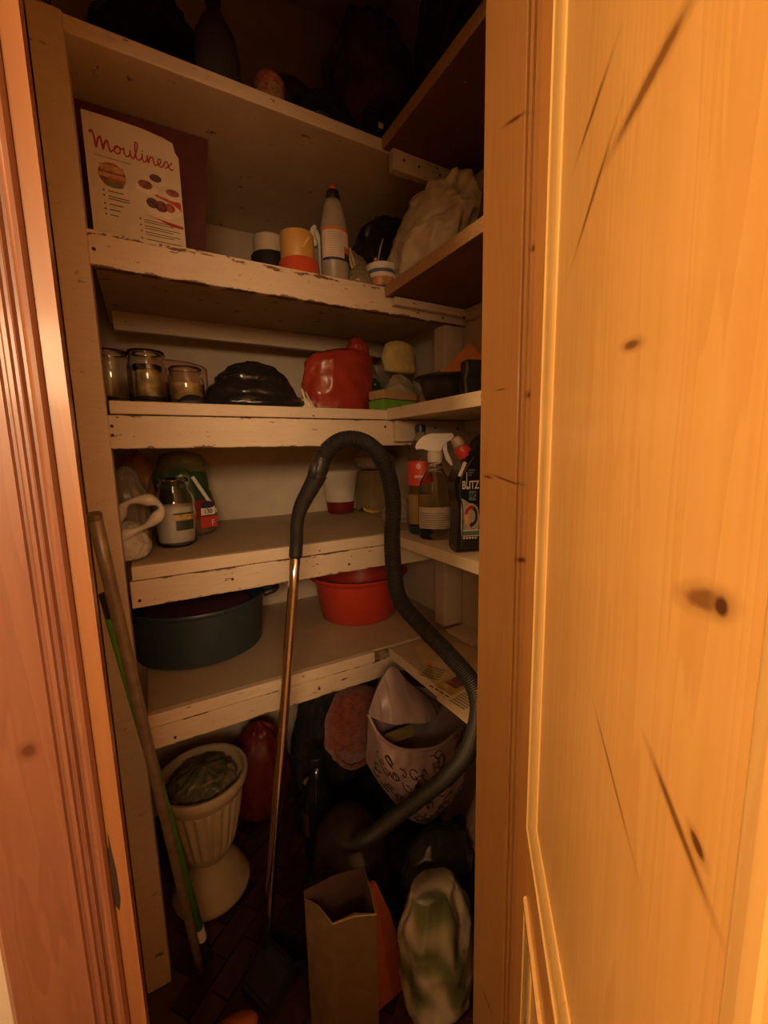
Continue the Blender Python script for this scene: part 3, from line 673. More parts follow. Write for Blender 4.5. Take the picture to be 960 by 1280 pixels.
sub('seam', T([(.010, -.0172, .003), (.016, -.0185, .080)], .0014, seg=6), plain('silver_seam', (.45, .38, .3), .3, metal=.7), t)

# ---------------- fourth shelf (z 1.035)
z = ST[3]+e
JG = thing('glass_jar', 'large glass jar three quarters full of white powder with a dark label', 'jar', (.050, 1.185, z))
r, h = .049, .172
sub('glass', L([(.038, 0), (r, .010), (r, .112), (.046, .124), (.037, .142), (.035, .15), (.038, .153), (.0385, .168), (.037, h), (.034, h), (.0345, .152), (.0335, .143), (.043, .124), (.046, .11), (.046, .012), (.036, .006)], seg=48), GLASS, JG, smooth=True)
sub('powder', L([(.030, .0075), (.0445, .014), (.0452, .100), (.040, .104), (.01, .106)], seg=40), plain('white_powder', (.82, .76, .66), .9, var=.04), JG, smooth=True, angle=R(50))
sub('label', wrap(r+.0006, R(268), R(322), .044, .068, sy=1), plain('dark_label', (.035, .045, .03), .5), JG, smooth=True)
sub('label', wrap(r+.0006, R(262), R(325), .070, .086, sy=1), plain('yellow_label', (.50, .34, .08), .5, var=.5, scale=70), JG, smooth=True)
sub('label_edge', wrap(r+.0009, R(262), R(325), .0835, .0875, sy=1), plain('dark_label_edge', (.05, .04, .03), .5), JG, smooth=True)
t = thing('grocery_bag', 'white carrier bag with a looped handle at the left end of the fourth shelf', 'bag', (-.052, 1.10, z))
sub('body', crumple(.040, .058, .085, 71, .22, prof=SACK), WHITEBAG, t, smooth=True)
bm = bmesh.new(); pts = catmull([(-.02, -.02, .085), (.005, -.05, .128), (.048, -.062, .134), (.070, -.058, .112), (.045, -.062, .082), (-.002, -.055, .062), (-.02, -.03, .05)], 8)
tube(bm, pts, lambda i: .0095+.004*math.sin(i*.5), seg=10)
sub('handle', bm, WHITEBAG, t, smooth=True)
put('clear_bag', 'cloudy clear bag above the white carrier bag by the post', 'bag', crumple(.046, .04, .205, 72, .2, prof=SACK), film('dusty_clear', (.40, .33, .23), .35, .25, .9), (-.05, 1.215, z), smooth=True)
put('orange_bag', 'orange and maroon net bag at the back left of the fourth shelf', 'bag', crumple(.062, .055, .25, 73, .15, prof=SACK), patches('orange_print', [(.10, .03, .03), (.42, .17, .04), (.18, .04, .03)], 9), (-.03, 1.41, z), smooth=True)
t = thing('printed_packet', 'green and red printed food packet folded over behind the powder jar', 'packet', (.092, 1.322, z))
m, tt, bb = nm('packet_print'); tc = nd(tt, 'ShaderNodeTexCoord'); spx = nd(tt, 'ShaderNodeSeparateXYZ'); tt.links.new(tc.outputs['Object'], spx.inputs[0])
wz = mth(tt, 'ADD', spx.outputs[2], mth(tt, 'MULTIPLY', mth(tt, 'SUBTRACT', noi(tt, coords(tt), 14, 3), .5), .03))
cA = ramp(tt, mth(tt, 'MULTIPLY', wz, 4), [(.0, (.16, .10, .06)), (.20, (.20, .12, .07)), (.205, (.26, .03, .022)), (.40, (.26, .03, .022)), (.405, (.03, .06, .02)), (.74, (.035, .065, .022)), (.78, (.16, .05, .04)), (1, (.11, .035, .03))])
tt.links.new(cA, bb.inputs['Base Color']); bb.inputs['Roughness'].default_value = .3; bump(tt, bb, noi(tt, coords(tt), 32, 6), .5, .005)
sub('pack', crumple(.075, .055, .235, 75, .12, freq=1.5, prof=[(0, .7), (.05, .95), (.3, 1), (.7, .9), (1, .45)], lean=(-.02, 0)), m, t, smooth=True)
sub('folded_top', crumple(.06, .03, .075, 76, .22, freq=1.8, nu=48, nv=28, prof=PUFF, z0=.165, lean=(-.01, -.045)), bagmat('olive_film', (.17, .15, .06), .25), t, smooth=True)
sub('white_strip', T(catmull([(.012, -.060, .170), (.034, -.054, .130), (.056, -.044, .09), (.070, -.028, .065)], 6), .0055, seg=8), WHITEP, t, smooth=True)
mt = Matrix.Translation((.044, -.068, .068)) @ Matrix.Rotation(R(22), 4, 'Z')
bm = bmesh.new(); box(bm, -.020, .020, -.001, 0, -.006, .014); bm.transform(mt); sub('weight_patch', bm, WHITEP, t)
bm = bmesh.new(); disc(bm, 0, .022, 0, .019, .011, th=.001); bm.transform(mt); sub('dark_patch', bm, plain('dark_patch', (.03, .025, .06), .5), t)
text('130', .0165, BLACKP, t, mt @ stand(0, -.0013, -.002), bold=.0003, align='CENTER')
text('F', .022, WHITEP, t, mt @ stand(.012, -.002, -.036), align='CENTER')
text('VO', .017, plain('yellow_green_print', (.45, .42, .12), .5), t, mt @ stand(.018, -.001, .060), align='CENTER')
bm = bmesh.new(); box(bm, -.022, .026, -.001, 0, -.042, -.010); bm.transform(mt); sub('red_patch', bm, plain('red_patch', (.50, .045, .03), .5), t)
t = thing('paint_bucket', 'white plastic pot with a dark red lower band at the back wall', 'pot', (.630, 1.465, z))
sub('wall', L([(.0535, .0445), (.069, .150), (.071, .152), (.0715, .157), (.069, .159), (.067, .155), (.052, .05), (.02, .048)], seg=44), plain('white_pot', (.74, .66, .55), .35, var=.04), t, smooth=True, angle=R(50))
sub('red_band', L([(.045, 0), (.048, .002), (.0535, .0448), (.05, .046)], seg=44), plain('dark_red_band', (.20, .018, .022), .3), t, smooth=True, angle=R(50))
t = thing('cardboard_box', 'tan box with a cloudy bag on top in the corner of the fourth shelf', 'box', (.765, 1.44, z), R(8))
sub('carton', B(-.055, .055, -.05, .05, 0, .15, bev=.003), plain('dull_carton', (.34, .23, .11), .7), t)
sub('lid_flap', B(-.057, .057, -.052, .052, .1505, .156, bev=.002), plain('dull_carton_lid', (.38, .26, .13), .7), t)
put('cream_bag', 'cream folded bag lying on the tan box in the corner', 'bag', crumple(.075, .06, .085, 81, .2, nu=48, nv=26, prof=PUFF), bagmat('cream_fold', (.52, .42, .28), .45), (.755, 1.42, z+.158), smooth=True)
t = thing('dried_peel', 'small curl of yellow peel on the shelf beside the white pot', 'peel', (.712, 1.36, z))
sub('curl', T(catmull([(-.038, 0, .022), (-.024, -.006, .014), (-.006, -.01, .009), (.02, -.005, .008), (.042, 0, .012)], 6), lambda i: .004+.004*math.sin(min(1, i/24)*PI), seg=8), plain('yellow_peel', (.52, .33, .07), .5, var=.3), t, smooth=True)
sub('dark_tip', T([(-.04, 0, .023), (-.054, .002, .016)], .004, seg=8), BLACKP, t, smooth=True)
put('clear_bag', 'crinkled clear bag left of the bottle with the red label', 'bag', crumple(.05, .06, .085, 83, .25, nu=48, nv=26, prof=HEAP), CLEARBAG, (.70, 1.15, z), smooth=True)

t = thing('plastic_bottle', 'clear bottle with a red label and blue base on the side shelf', 'bottle', (.653, .955, z))
sub('body', L([(.030, 0), (.036, .008), (.036, .205), (.034, .22), (.024, .25), (.0125, .268), (.0125, .285)], seg=40), PET, t, smooth=True)
sub('blue_base', L([(.028, .002), (.0335, .008), (.034, .022), (.03, .024)], seg=36), plain('blue_liquid', (.02, .07, .12), .2), t, smooth=True, angle=R(40))
sub('red_label', L([(.0366, .135), (.0366, .20)], seg=40, cap=False), plain('red_label_print', (.66, .075, .05), .4, var=.1), t, smooth=True)
sub('tan_label', L([(.0364, .030), (.0364, .110)], seg=40, cap=False), film('tan_label_film', (.48, .30, .12), .35, .4, .05), t, smooth=True)
sub('cap', L([(.0145, .278), (.0145, .296), (.012, .298)], seg=24), plain('blue_cap', (.02, .03, .12), .35), t, smooth=True, angle=R(40))
def ztext(body, size, m_, par, r_, ang, zz, **k): return text(body, size, m_, par, Matrix.Rotation(ang, 4, 'Z') @ stand(0, -r_, zz), align='CENTER', **k)
bm = bmesh.new(); disc(bm, -.008, .187, -.0368, .006, .008, th=.0006); box(bm, -.018, .006, -.0374, -.0368, .156, .163)
bm.transform(Matrix.Rotation(R(-32), 4, 'Z')); sub('label_marks', bm, plain('label_pink', (.75, .45, .35), .5), t)

t = thing('spray_bottle', 'clear spray bottle with a white trigger head in front of the red labelled bottle', 'bottle', (.642, .874, z), R(-38))
sub('body', L([(.034, 0), (.040, .006), (.041, .06), (.041, .125), (.036, .15), (.022, .175), (.0165, .195), (.0165, .202)], seg=44, sx=1.05, sy=.78), PET, t, smooth=True)
sub('label', wrap(.0418*1.05, R(200), R(340), .030, .085, sy=.78/1.05), plain('grey_label', (.42, .35, .27), .55, var=.1), t, smooth=True)
bm = bmesh.new()
for q in range(7):
    zz = .034+q*.0058; o_ = wrap(.0422*1.05, R(215+rnd.uniform(-6, 4)), R(320+rnd.uniform(-18, 8)), zz, zz+.0016, sy=.78/1.05)
    me_ = bpy.data.meshes.new('tmp'); o_.to_mesh(me_); o_.free(); bm.from_mesh(me_); bpy.data.meshes.remove(me_)
sub('label_print', bm, INK, t)
sub('screw_thread', T([(.0145*math.cos(a*.5), .0145*math.sin(a*.5), .170+.0011*a) for a in range(26)], .0016, seg=6), WHITEP, t, smooth=True)
sub('dip_tube', T(catmull([(0, 0, .2), (.004, 0, .12), (.02, .0, .02)], 6), .0028, seg=8), PET, t, smooth=True)
sub('collar', L([(.0185, .198), (.0195, .200), (.0195, .222), (.016, .226)], seg=32), WHITEP, t, smooth=True, angle=R(40))
hd = [(-.050, .232), (-.048, .245), (-.034, .262), (-.012, .270), (.046, .270), (.047, .254), (.020, .246), (.016, .224), (-.016, .224), (-.030, .236), (-.044, .229)]
bm = prism(bmesh.new(), hd, -.0115, .0115); bmesh.ops.bevel(bm, geom=bm.edges[:], offset=.003, segments=2, affect='EDGES')
sub('trigger_head', bm, WHITEP, t, smooth=True, angle=R(35))
bm = prism(bmesh.new(), [(.020, .250), (.030, .250), (.030, .225), (.043, .198), (.046, .190), (.040, .189), (.027, .205), (.019, .232)], -.006, .006); bmesh.ops.bevel(bm, geom=bm.edges[:], offset=.0015, segments=2, affect='EDGES')
sub('trigger', bm, WHITEP, t, smooth=True, angle=R(35))

t = thing('cleaner_bottle', 'black toilet cleaner bottle with white lettering and red cap near the door jamb', 'bottle', (.586, .717, z), R(-20))
body = [(.0, 0), (-.001, .02), (.004, .085), (.003, .12), (-.006, .150), (-.006, .180), (.004, .205), (.022, .236), (.037, .250), (.060, .288), (.100, .302), (.108, .27), (.110, .15), (.106, .08), (.108, 0)]
oc = [Vector((x*.92, 0, zz*.885)) for x, zz in body]; sm_ = catmull([v[:] for v in oc], 4)
bm = prism(bmesh.new(), [(v.x, max(0, v.z)) for v in sm_], 0, .052)
bmesh.ops.bevel(bm, geom=[e_ for e_ in bm.edges if abs(e_.verts[0].co.y-e_.verts[1].co.y) < 1e-5], offset=.007, segments=3, affect='EDGES')
sub('body', bm, plain('black_bottle_plastic', (.012, .011, .013), .3, var=.1), t, smooth=True, angle=R(30))
pts = catmull([(v[0]*.92+.010, -.0012, v[1]*.885) for v in ((.0, .01), (.004, .085), (.002, .12), (-.004, .150), (-.003, .180), (.010, .210), (.03, .24))], 6)
sub('edge_ridge', T(pts, .0013, seg=6), plain('ridge_plastic', (.06, .055, .055), .35), t, smooth=True)
cn = Matrix.Translation((.027, .026, .217)) @ Matrix.Rotation(R(-32), 4, 'Y')
bm = L([(.017, -.004), (.0185, 0), (.0175, .016), (.013, .024)], seg=28); bm.transform(cn); sub('red_collar', bm, plain('red_cap_plastic', (.58, .05, .035), .3), t, smooth=True, angle=R(40))
bm = L([(.0145, .022), (.014, .030), (.011, .042), (.006, .046)], seg=24); bm.transform(cn); sub('clear_cap', bm, film('cloudy_cap', (.66, .50, .42), .2, .25, .1), t, smooth=True)
WHT = plain('white_print', (.72, .66, .58), .5, var=.03)
bm = prism(bmesh.new(), [(.001, .172), (.008, .170), (.0215, .200), (.015, .203)], -.0012, .0015); sub('white_sticker', bm, WHT, t)
text('B', .025, WHT, t, stand(.0110, -.0006, .143), bold=.0005, sx=.62)
text('L', .054, WHT, t, stand(.0200, -.0006, .1425), bold=.0003, sx=.26)
text('ITZ', .025, WHT, t, stand(.0270, -.0006, .143), bold=.0005, sx=.62)
SQ = len(t.children)
GREYP = plain('grey_blue_print', (.10, .13, .15), .5)
text('WC', .016, BLACKP, t, stand(.0645, -.0016, .0925), bold=.0004, align='CENTER')
sub('blue_patch', B(.051, .078, -.0008, 0, .087, .108), plain('blue_patch', (.13, .20, .24), .5), t)
bm = bmesh.new()
for q in range(3): box(bm, .048, .072-.006*q, -.0006, 0, .152-q*.0055, .1555-q*.0055)
sub('small_print', bm, GREYP, t)
bm = prism(bmesh.new(), [(.0215, .022), (.03, .016), (.088, .020), (.092, .05), (.084, .072), (.052, .082), (.0225, .093)], -.0005, 0)
sub('splash_print', bm, plain('splash_grey', (.40, .36, .32), .5, var=.35, scale=40), t)
def arc(bm, cx, cz, r0, r1, a0, a1, y, n=14):
    prev = None
    for i in range(n+1):
        a = R(a0+(a1-a0)*i/n); cur = [bm.verts.new((cx+q*math.cos(a), y, cz+q*math.sin(a))) for q in (r0, r1)]
        if prev: bm.faces.new((prev[0], prev[1], cur[1], cur[0]))
        prev = cur
    return bm
CX, CZ = .060, .052
bm = bmesh.new(); disc(bm, CX, CZ, -.0006, .029, .0285, th=.0006); sub('emblem_disc', bm, plain('emblem_grey', (.46, .40, .35), .4), t)
sub('emblem_arc', arc(bmesh.new(), CX, CZ, .015, .024, 70, 160, -.0016), REDINK, t)
sub('emblem_arc', arc(bmesh.new(), CX, CZ, .015, .024, 162, 262, -.0016), plain('emblem_orange', (.70, .33, .05), .5, var=.3, scale=50), t)
sub('emblem_arc', arc(bmesh.new(), CX, CZ, .015, .024, 272, 428, -.0016), plain('emblem_navy', (.03, .028, .05), .5), t)
bm = prism(bmesh.new(), [(CX-.026, CZ+.004), (CX-.012, CZ+.004), (CX-.019, CZ+.018)], -.0018, -.0012); sub('emblem_arrow', bm, REDINK, t)
bm = prism(bmesh.new(), [(CX+.002, CZ-.029), (CX+.002, CZ-.012), (CX-.007, CZ-.020)], -.0018, -.0012); sub('emblem_arrow', bm, BLACKP, t)
bm = bmesh.new()
for q in range(3): box(bm, CX-.009+q*.002, CX+.007-q*.001, -.0018, -.0012, CZ-.005+q*.004, CZ-.0035+q*.004)
sub('emblem_print', bm, plain('emblem_pink', (.45, .2, .15), .5), t)
bm = B(.026, .092, -.0008, 0, .001+.0015, .0165); bm.free()
sub('blue_bar_border', B(.024, .094, -.0010, 0, .0065, .0205), WHT, t)
sub('blue_bar', B(.0285, .092, -.0015, -.0009, .0085, .0185), plain('bar_blue', (.09, .15, .18), .5), t)
bm = bmesh.new()
for i_ in range(5): box(bm, .031+.011*i_, .038+.011*i_, -.0006, 0, -.0001+.0005, .0045)
sub('pictograms', bm, WHT, t)
for ch in t.children:
    if ch.name.split('.')[0] in ('small_print', 'splash_print', 'blue_patch', 'emblem_disc', 'emblem_arc', 'emblem_arrow', 'emblem_print', 'blue_bar_border', 'blue_bar', 'pictograms') or (ch.name.startswith('lettering') and ch.location.z < .1):
        ch.location = (.0105+.62*(ch.location.x-.024), ch.location.y, ch.location.z+.030); ch.scale = (.62, 1, 1)
t = thing('cleaner_bottle', 'second dark bottle with a dull red cap half hidden behind the black toilet cleaner', 'bottle', (.770, .745, z), R(-20))
sub('body', L([(.036, 0), (.04, .006), (.04, .19), (.03, .225), (.017, .245), (.017, .25)], seg=32), BLACKP, t, smooth=True)
sub('cap', L([(.02, .248), (.021, .25), (.02, .276), (.016, .28)], seg=28), plain('dull_red_cap', (.36, .035, .03), .35), t, smooth=True, angle=R(40))
# ---------------- lowest shelf (z .695)
z = ST[4]+e
t = thing('basin', 'large round blue grey plastic basin on the lowest shelf', 'basin', (.098, 1.332, z))
sub('shell', L([(.165, 0), (.176, .006), (.186, .120), (.187, .142), (.193, .146), (.195, .152), (.192, .157), (.180, .150), (.178, .12), (.168, .012), (.05, .008)], seg=64), BLUETUB, t, smooth=True, angle=R(50))
sub('handle', T(catmull([(.175, -.085, .148), (.208, -.085, .156), (.218, -.055, .156), (.186, -.04, .148)], 6), .010, seg=10), BLACKP, t, smooth=True)
put('maroon_cloth', 'dark maroon cloth lying inside the blue grey basin', 'cloth', crumple(.155, .155, .125, 91, .05, prof=[(0, .9), (.05, .96), (.6, 1), (.9, .95), (1, .7)]), plain('maroon_cloth', (.07, .013, .015), .85, var=.2, bmp=.5), (.098, 1.332, z+.0095), smooth=True)
t = thing('tub', 'red plastic tub on the lowest shelf behind the vacuum hose', 'tub', (.612, 1.290, z))
sub('shell', L([(.122, 0), (.130, .005), (.152, .130), (.154, .138), (.172, .148), (.176, .154), (.172, .159), (.150, .155), (.145, .13), (.124, .012), (.05, .008)], seg=64), REDTUB, t, smooth=True, angle=R(50))
t.scale = (1, .95, 1)
t = thing('newspaper', 'old printed newspaper sheets spread on the lowest right-hand shelf', 'newspaper', (.70, .80, z))
NP = plain('newsprint', (.60, .47, .28), .8, var=.10, scale=14)
NP2 = plain('yellowed_newsprint', (.55, .40, .20), .8, var=.12)
def page(name, pts, z0, m_):
    return sub(name, vprism(bmesh.new(), pts, z0, z0+.0015), m_, t)
page('sheet', [(-.123, -.02), (-.075, .17), (.02, .15), (.02, -.05)], .001, NP2)
page('sheet', [(-.150, -.055), (-.085, .055), (.05, .12), (.10, -.05), (-.06, -.16)], .003, NP)
page('sheet', [(-.170, -.19), (-.172, -.085), (-.06, .02), (.10, -.05), (.10, -.19)], .005, NP)
def prt(x0, x1, y0, y1, z0, m_, nme='print_block', rz=0, c=(0, 0)):
    c = (c[0]-.055, c[1]+.03) if z0 > .006 else (c[0]-.05, c[1]-.02)
    bm = B(x0, x1, y0, y1, z0, z0+.0004); bm.transform(Matrix.Translation((c[0], c[1], 0)) @ Matrix.Rotation(rz, 4, 'Z')); sub(nme, bm, m_, t)
CARD = plain('orange_card_print', (.58, .30, .06), .7, var=.25)
page('orange_card', [(-.118, .005), (-.098, .068), (-.062, .045), (-.085, -.005)], .0026, CARD)
PH = plain('food_photo_print', (.26, .10, .05), .6, var=.9, scale=60); OC = plain('ochre_print', (.50, .33, .12), .7, var=.4, scale=50)
prt(-.03, .035, -.028, .03, .0070, OC, 'photo_block', R(8), (-.055, -.092))
prt(-.012, .030, -.016, .02, .0075, PH, 'photo_block', R(8), (-.045, -.09))
for q in range(4): prt(-.042, -.037, -.03+.017*q, -.018+.017*q, .0070, INK, 'headline', R(8), (-.055, -.09))
for q in range(9): prt(-.04+q*.009, -.035+q*.009, -.022, .022, .0070, plain('text_grey_%d' % q, (.25, .19, .12), .8), 'text_column', R(8), (-.055, -.152))
for q in range(5): prt(-.03+q*.012, -.025+q*.012, -.02, .03, .0048, plain('text_tan_%d' % q, (.27, .2, .12), .8), 'text_column', R(30), (-.055, .03))

# ---------------- floor level
t = thing('garden_urn', 'cream fluted urn on a round pedestal under the lowest shelf', 'urn', (.058, 1.190, .004))
def flute(a, zz): return 1+(.030*math.cos(24*a) if .16 < zz < .315 else 0)
sub('pedestal', L([(.100, 0), (.106, .004), (.107, .014), (.100, .022), (.090, .050), (.072, .085), (.052, .108), (.046, .118)], seg=56), URNM, t, smooth=True)
sub('bowl', L([(.040, .117), (.058, .122), (.066, .132), (.068, .14), (.073, .150), (.076, .158), (.0765, .164), (.084, .20), (.094, .25), (.102, .30), (.105, .312), (.106, .318)], seg=208, fn=flute), URNM, t, smooth=True)
sub('rim', L([(.104, .316), (.109, .320), (.1115, .332), (.118, .336), (.122, .350), (.123, .366), (.120, .370), (.113, .369), (.108, .34), (.07, .335)], seg=64), URNM, t, smooth=True, angle=R(45))
put('green_bag', 'grey green crumpled plastic and leaves stuffed in the urn', 'bag', crumple(.080, .078, .055, 101, .30, freq=2.4, prof=[(0, .9), (.1, .98), (.4, .95), (.7, .7), (1, .2)]), patches('urn_film', [(.06, .06, .03), (.18, .17, .10), (.09, .09, .05), (.26, .22, .14)], 20), (.058, 1.190, .342), smooth=True)
t = thing('broom', 'long dull metal broom stick leaning at the left by the post', 'stick', (0, 0, 0))
P0, P1 = Vector((-.066, .655, 1.185)), Vector((.004, .972, .016))
sub('stick', T([P0.lerp(P1, k_/12) for k_ in range(13)], .0088, seg=16), BROWNST, t, smooth=True)
sub('end_cap', T([P0+(P0-P1)*.001, P0+(P0-P1)*.006], .0092, seg=16), plain('cap_metal', (.26, .2, .14), .4, metal=.5), t, smooth=True, angle=R(40))
t = thing('mop', 'green mop stick with white band and black ends behind the broom stick', 'stick', (0, 0, 0))
G0, G1 = Vector((-.0865, .865, 1.025)), Vector((.022, 1.0, .006))
def gp(s_): return G0.lerp(G1, s_)
sub('black_end', T([gp(0), gp(.045)], .0095, seg=14), BLACKP, t, smooth=True, angle=R(40))
sub('stick', T([gp(.045), gp(.5), gp(.885)], .0102, seg=14), GREENST, t, smooth=True)
sub('white_band', T([gp(.885), gp(.925)], .0112, seg=14), WHITEP, t, smooth=True, angle=R(40))
sub('black_end', T([gp(.925), gp(1)], .012, seg=14), BLACKP, t, smooth=True, angle=R(40))

V = thing('vacuum_cleaner', 'vacuum cleaner with ribbed black hose arching over a chrome tube', 'vacuum cleaner', (0, 0, 0))
A0, A1 = Vector((.262, .853, 1.075)), Vector((.150, .905, .065))
sub('tube', T([A1.lerp(A0, k_/10) for k_ in range(11)], .0113, seg=20), CHROME, V, smooth=True)
hp = catmull([A0+(A0-A1)*-.03, A0, (.264, .846, 1.12), (.272, .838, 1.155), (.292, .822, 1.198), (.303, .815, 1.222)], 6)
hn = len(hp)
sub('handle', T(hp, lambda i: .0142 if i < hn*.45 else .0142+.006*(i/hn-.45)*1.8, seg=18), BLACKP, V, smooth=True)
sub('collar', T(catmull([(.298, .817, 1.212), (.305, .812, 1.235), (.312, .806, 1.258)], 6), lambda i: .0200-.0008*abs(i-5)*.5, seg=20), BLACKP, V, smooth=True)
sub('button', T([(.288, .806, 1.215), (.293, .800, 1.245)], .008, seg=10), plain('grey_button', (.03, .03, .03), .5), V, smooth=True)
path = catmull([(.310, .808, 1.250), (.324, .80, 1.272), (.350, .793, 1.288), (.388, .787, 1.287), (.425, .783, 1.262), (.450, .78, 1.21), (.457, .775, 1.15), (.450, .77, 1.08),
                (.448, .762, 1.01), (.452, .745, .945), (.478, .70, .895), (.508, .64, .845), (.531, .60, .80), (.541, .59, .75), (.541, .60, .69), (.538, .625, .62), (.527, .665, .55), (.500, .715, .475), (.448, .765, .40), (.395, .81, .33), (.375, .86, .275)], 26)
# even spacing so the ribs stay regular
dd = [0]
for a, b in zip(path, path[1:]): dd.append(dd[-1]+(b-a).length)
step = .0021; N_ = int(dd[-1]/step); ev = []; j = 0
for i in range(N_+1):
    s_ = i*step
    while j < len(dd)-2 and dd[j+1] < s_: j += 1
    ev.append(path[j].lerp(path[j+1], (s_-dd[j])/max(1e-9, dd[j+1]-dd[j])))
sub('hose', T(ev, lambda i: .0186 if i % 2 else .0168, seg=22), HOSEM, V)
sub('body', crumple(.105, .125, .26, 111, .02, prof=[(0, .85), (.05, .97), (.4, 1), (.75, .88), (.93, .6), (1, .3)]), plain('dark_brown_plastic', (.040, .026, .022), .4), V, smooth=True).location = (.40, .945, .006)
for s_ in (-1, 1):
    bm = L([(.05, -.012), (.056, -.008), (.056, .008), (.05, .012)], seg=28); bm.transform(Matrix.Translation((.40+.10*s_, .95, .062)) @ Matrix.Rotation(R(90), 4, 'Y')); sub('wheel', bm, BLACKP, V, smooth=True, angle=R(40))
bm = prism(bmesh.new(), [(-.07, .006), (.07, .006), (.066, .03), (.03, .05), (.012, .075), (-.012, .075), (-.03, .05), (-.066, .03)], -.05, .05)
bmesh.ops.bevel(bm, geom=bm.edges[:], offset=.006, segments=2, affect='EDGES')
bm.transform(Matrix.Translation((.165, .875, 0)) @ Matrix.Rotation(R(25), 4, 'Z')); sub('floor_head', bm, BLACKP, V, smooth=True, angle=R(35))

put('red_bag', 'dark red bag behind the urn on the floor', 'bag', crumple(.095, .075, .34, 121, .2, freq=1.6, prof=SACK), bagmat('dark_red_film', (.20, .024, .022), .4, .8, .4), (.255, 1.39, .004), smooth=True)
put('clothes_heap', 'dark heap of brown rags against the back wall under the shelf', 'cloth', crumple(.12, .10, .47, 122, .26, freq=2.2, prof=HEAP), patches('dark_rags', [(.02, .016, .015), (.055, .034, .022), (.018, .018, .02), (.06, .03, .022)], 12, .8), (.51, 1.41, .004), smooth=True)
put('black_bag', 'small black bag on the floor under the yellow disc', 'bag', crumple(.045, .03, .165, 124, .15, prof=HEAP, nu=48, nv=26), BLKBAG, (.372, 1.225, .004), smooth=True)
put('yellow_tag', 'small yellow plastic disc beside the black bottle', 'tag', crumple(.022, .012, .03, 123, .1, nu=28, nv=16, prof=PUFF), plain('yellow_plastic', (.42, .28, .03), .4), (.376, 1.215, .171), smooth=True)
t = thing('glass_bottle', 'tall black glossy bottle standing on the floor behind the chrome tube', 'bottle', (.372, 1.128, .004))
sub('body', L([(.040, 0), (.047, .006), (.048, .17), (.045, .205), (.034, .24), (.024, .26), (.022, .315)], seg=40), plain('black_glass', (.010, .011, .013), .12), t, smooth=True)
sub('cap', L([(.026, .312), (.027, .316), (.027, .338), (.024, .341)], seg=28), BLACKP, t, smooth=True, angle=R(40))
sub('label', wrap(.0485, R(170), R(215), .09, .17, sy=1), plain('dim_label', (.06, .035, .04), .5), t, smooth=True)
put('dark_bag', 'large dark green bin bag with a pale seam under the lilac bag', 'bag', crumple(.115, .11, .36, 125, .12, freq=1.4, prof=SACK), bagmat('dark_olive_film', (.026, .030, .024), .28, .7), (.66, 1.13, .004), smooth=True)
t = thing('furry_cushion', 'rust red furry cushion wedged under the lowest shelf', 'cushion', (.462, 1.09, .300)); t.rotation_euler = (R(-8), R(18), R(0))
m, tt, bb = nm('rust_fur'); tt.links.new(ramp(tt, noi(tt, coords(tt), 60, 5), [(.3, (.13, .026, .014)), (.7, (.30, .068, .032))]), bb.inputs['Base Color']); bb.inputs['Roughness'].default_value = 1
bb.inputs['Sheen Weight'].default_value = .4; bump(tt, bb, noi(tt, coords(tt), 220, 4), 1., .006)
sub('pad', crumple(.104, .05, .24, 131, .025, prof=[(0, .15), (.08, .55), (.25, .88), (.55, 1), (.85, .85), (.95, .6), (1, .2)]), m, t, smooth=True)
sub('piping', T(catmull([(-.070, -.022, .06), (-.045, -.03, .022), (0, -.032, .006), (.045, -.03, .022), (.070, -.022, .06)], 6), .007, seg=8), m, t, smooth=True)

# lilac printed carrier bag: an open bag with a wide mouth, folded lip and a body that narrows downwards
LIL = patches('lilac_film', [(.26, .19, .20), (.36, .27, .27), (.30, .22, .23), (.40, .30, .30)], 6, .35, .7)
t = thing('lilac_bag', 'lilac plastic carrier bag with dark printed flourishes, hanging open below the newspaper', 'bag', (.535, .90, .27))
t.location = (0, 0, 0)
def crv(pts, n): 
    c = catmull(pts, 10); return [c[min(len(c)-1, round(i*(len(c)-1)/(n-1)))] for i in range(n)]
NU, NV = 60, 30
lipc = crv([(.425, .862, .615), (.440, .832, .570), (.478, .812, .535), (.53, .806, .512), (.60, .806, .495), (.68, .826, .495), (.745, .862, .505)], NU)
botc = crv([(.435, .90, .45), (.452, .862, .41), (.49, .838, .345), (.53, .83, .292), (.58, .832, .262), (.66, .845, .275), (.745, .872, .33)], NU)
bakc = crv([(.425, .864, .616), (.462, .885, .668), (.51, .893, .702), (.545, .91, .650), (.61, .925, .600), (.69, .92, .56), (.745, .866, .502)], NU)
def sheet(top, bot, bulge, amp, seed, nv=NV):
    bm = bmesh.new(); g = []
    for j in range(nv):
        v_ = j/(nv-1); row = []
        for i in range(NU):
            p = top[i].lerp(bot[i], v_); u_ = i/(NU-1); ed = min(1, u_*6, (1-u_)*6)
            f_ = noise.noise(Vector((p.x*11+seed, p.z*5, seed)))+.5*noise.noise(Vector((p.x*30+p.z*12, p.z*14, seed)))+.6*(1-2*abs(noise.noise(Vector((p.x*14-p.z*9+seed, p.z*3, 1)))))-.3
            p.y -= (bulge*math.sin(v_*PI)+amp*f_*(.3+.7*min(1, v_*5)))*ed
            row.append(p)
        g.append(row)
    vs = [[bm.verts.new(p) for p in r_] for r_ in g]
    for a_, b_ in zip(vs, vs[1:]):
        for i in range(NU-1): bm.faces.new((a_[i], a_[i+1], b_[i+1], b_[i]))
    return bm, g
bm, rows_co = sheet(lipc, botc, .045, .016, 2.1); sub('front', bm, LIL, t, smooth=True)
bm, _g = sheet(bakc, [p+Vector((0, .004, 0)) for p in botc], -.05, .010, 5.7); sub('back', bm, LIL, t, smooth=True)
sub('lip', tube(bmesh.new(), lipc, .0042, seg=8), LIL, t, smooth=True)
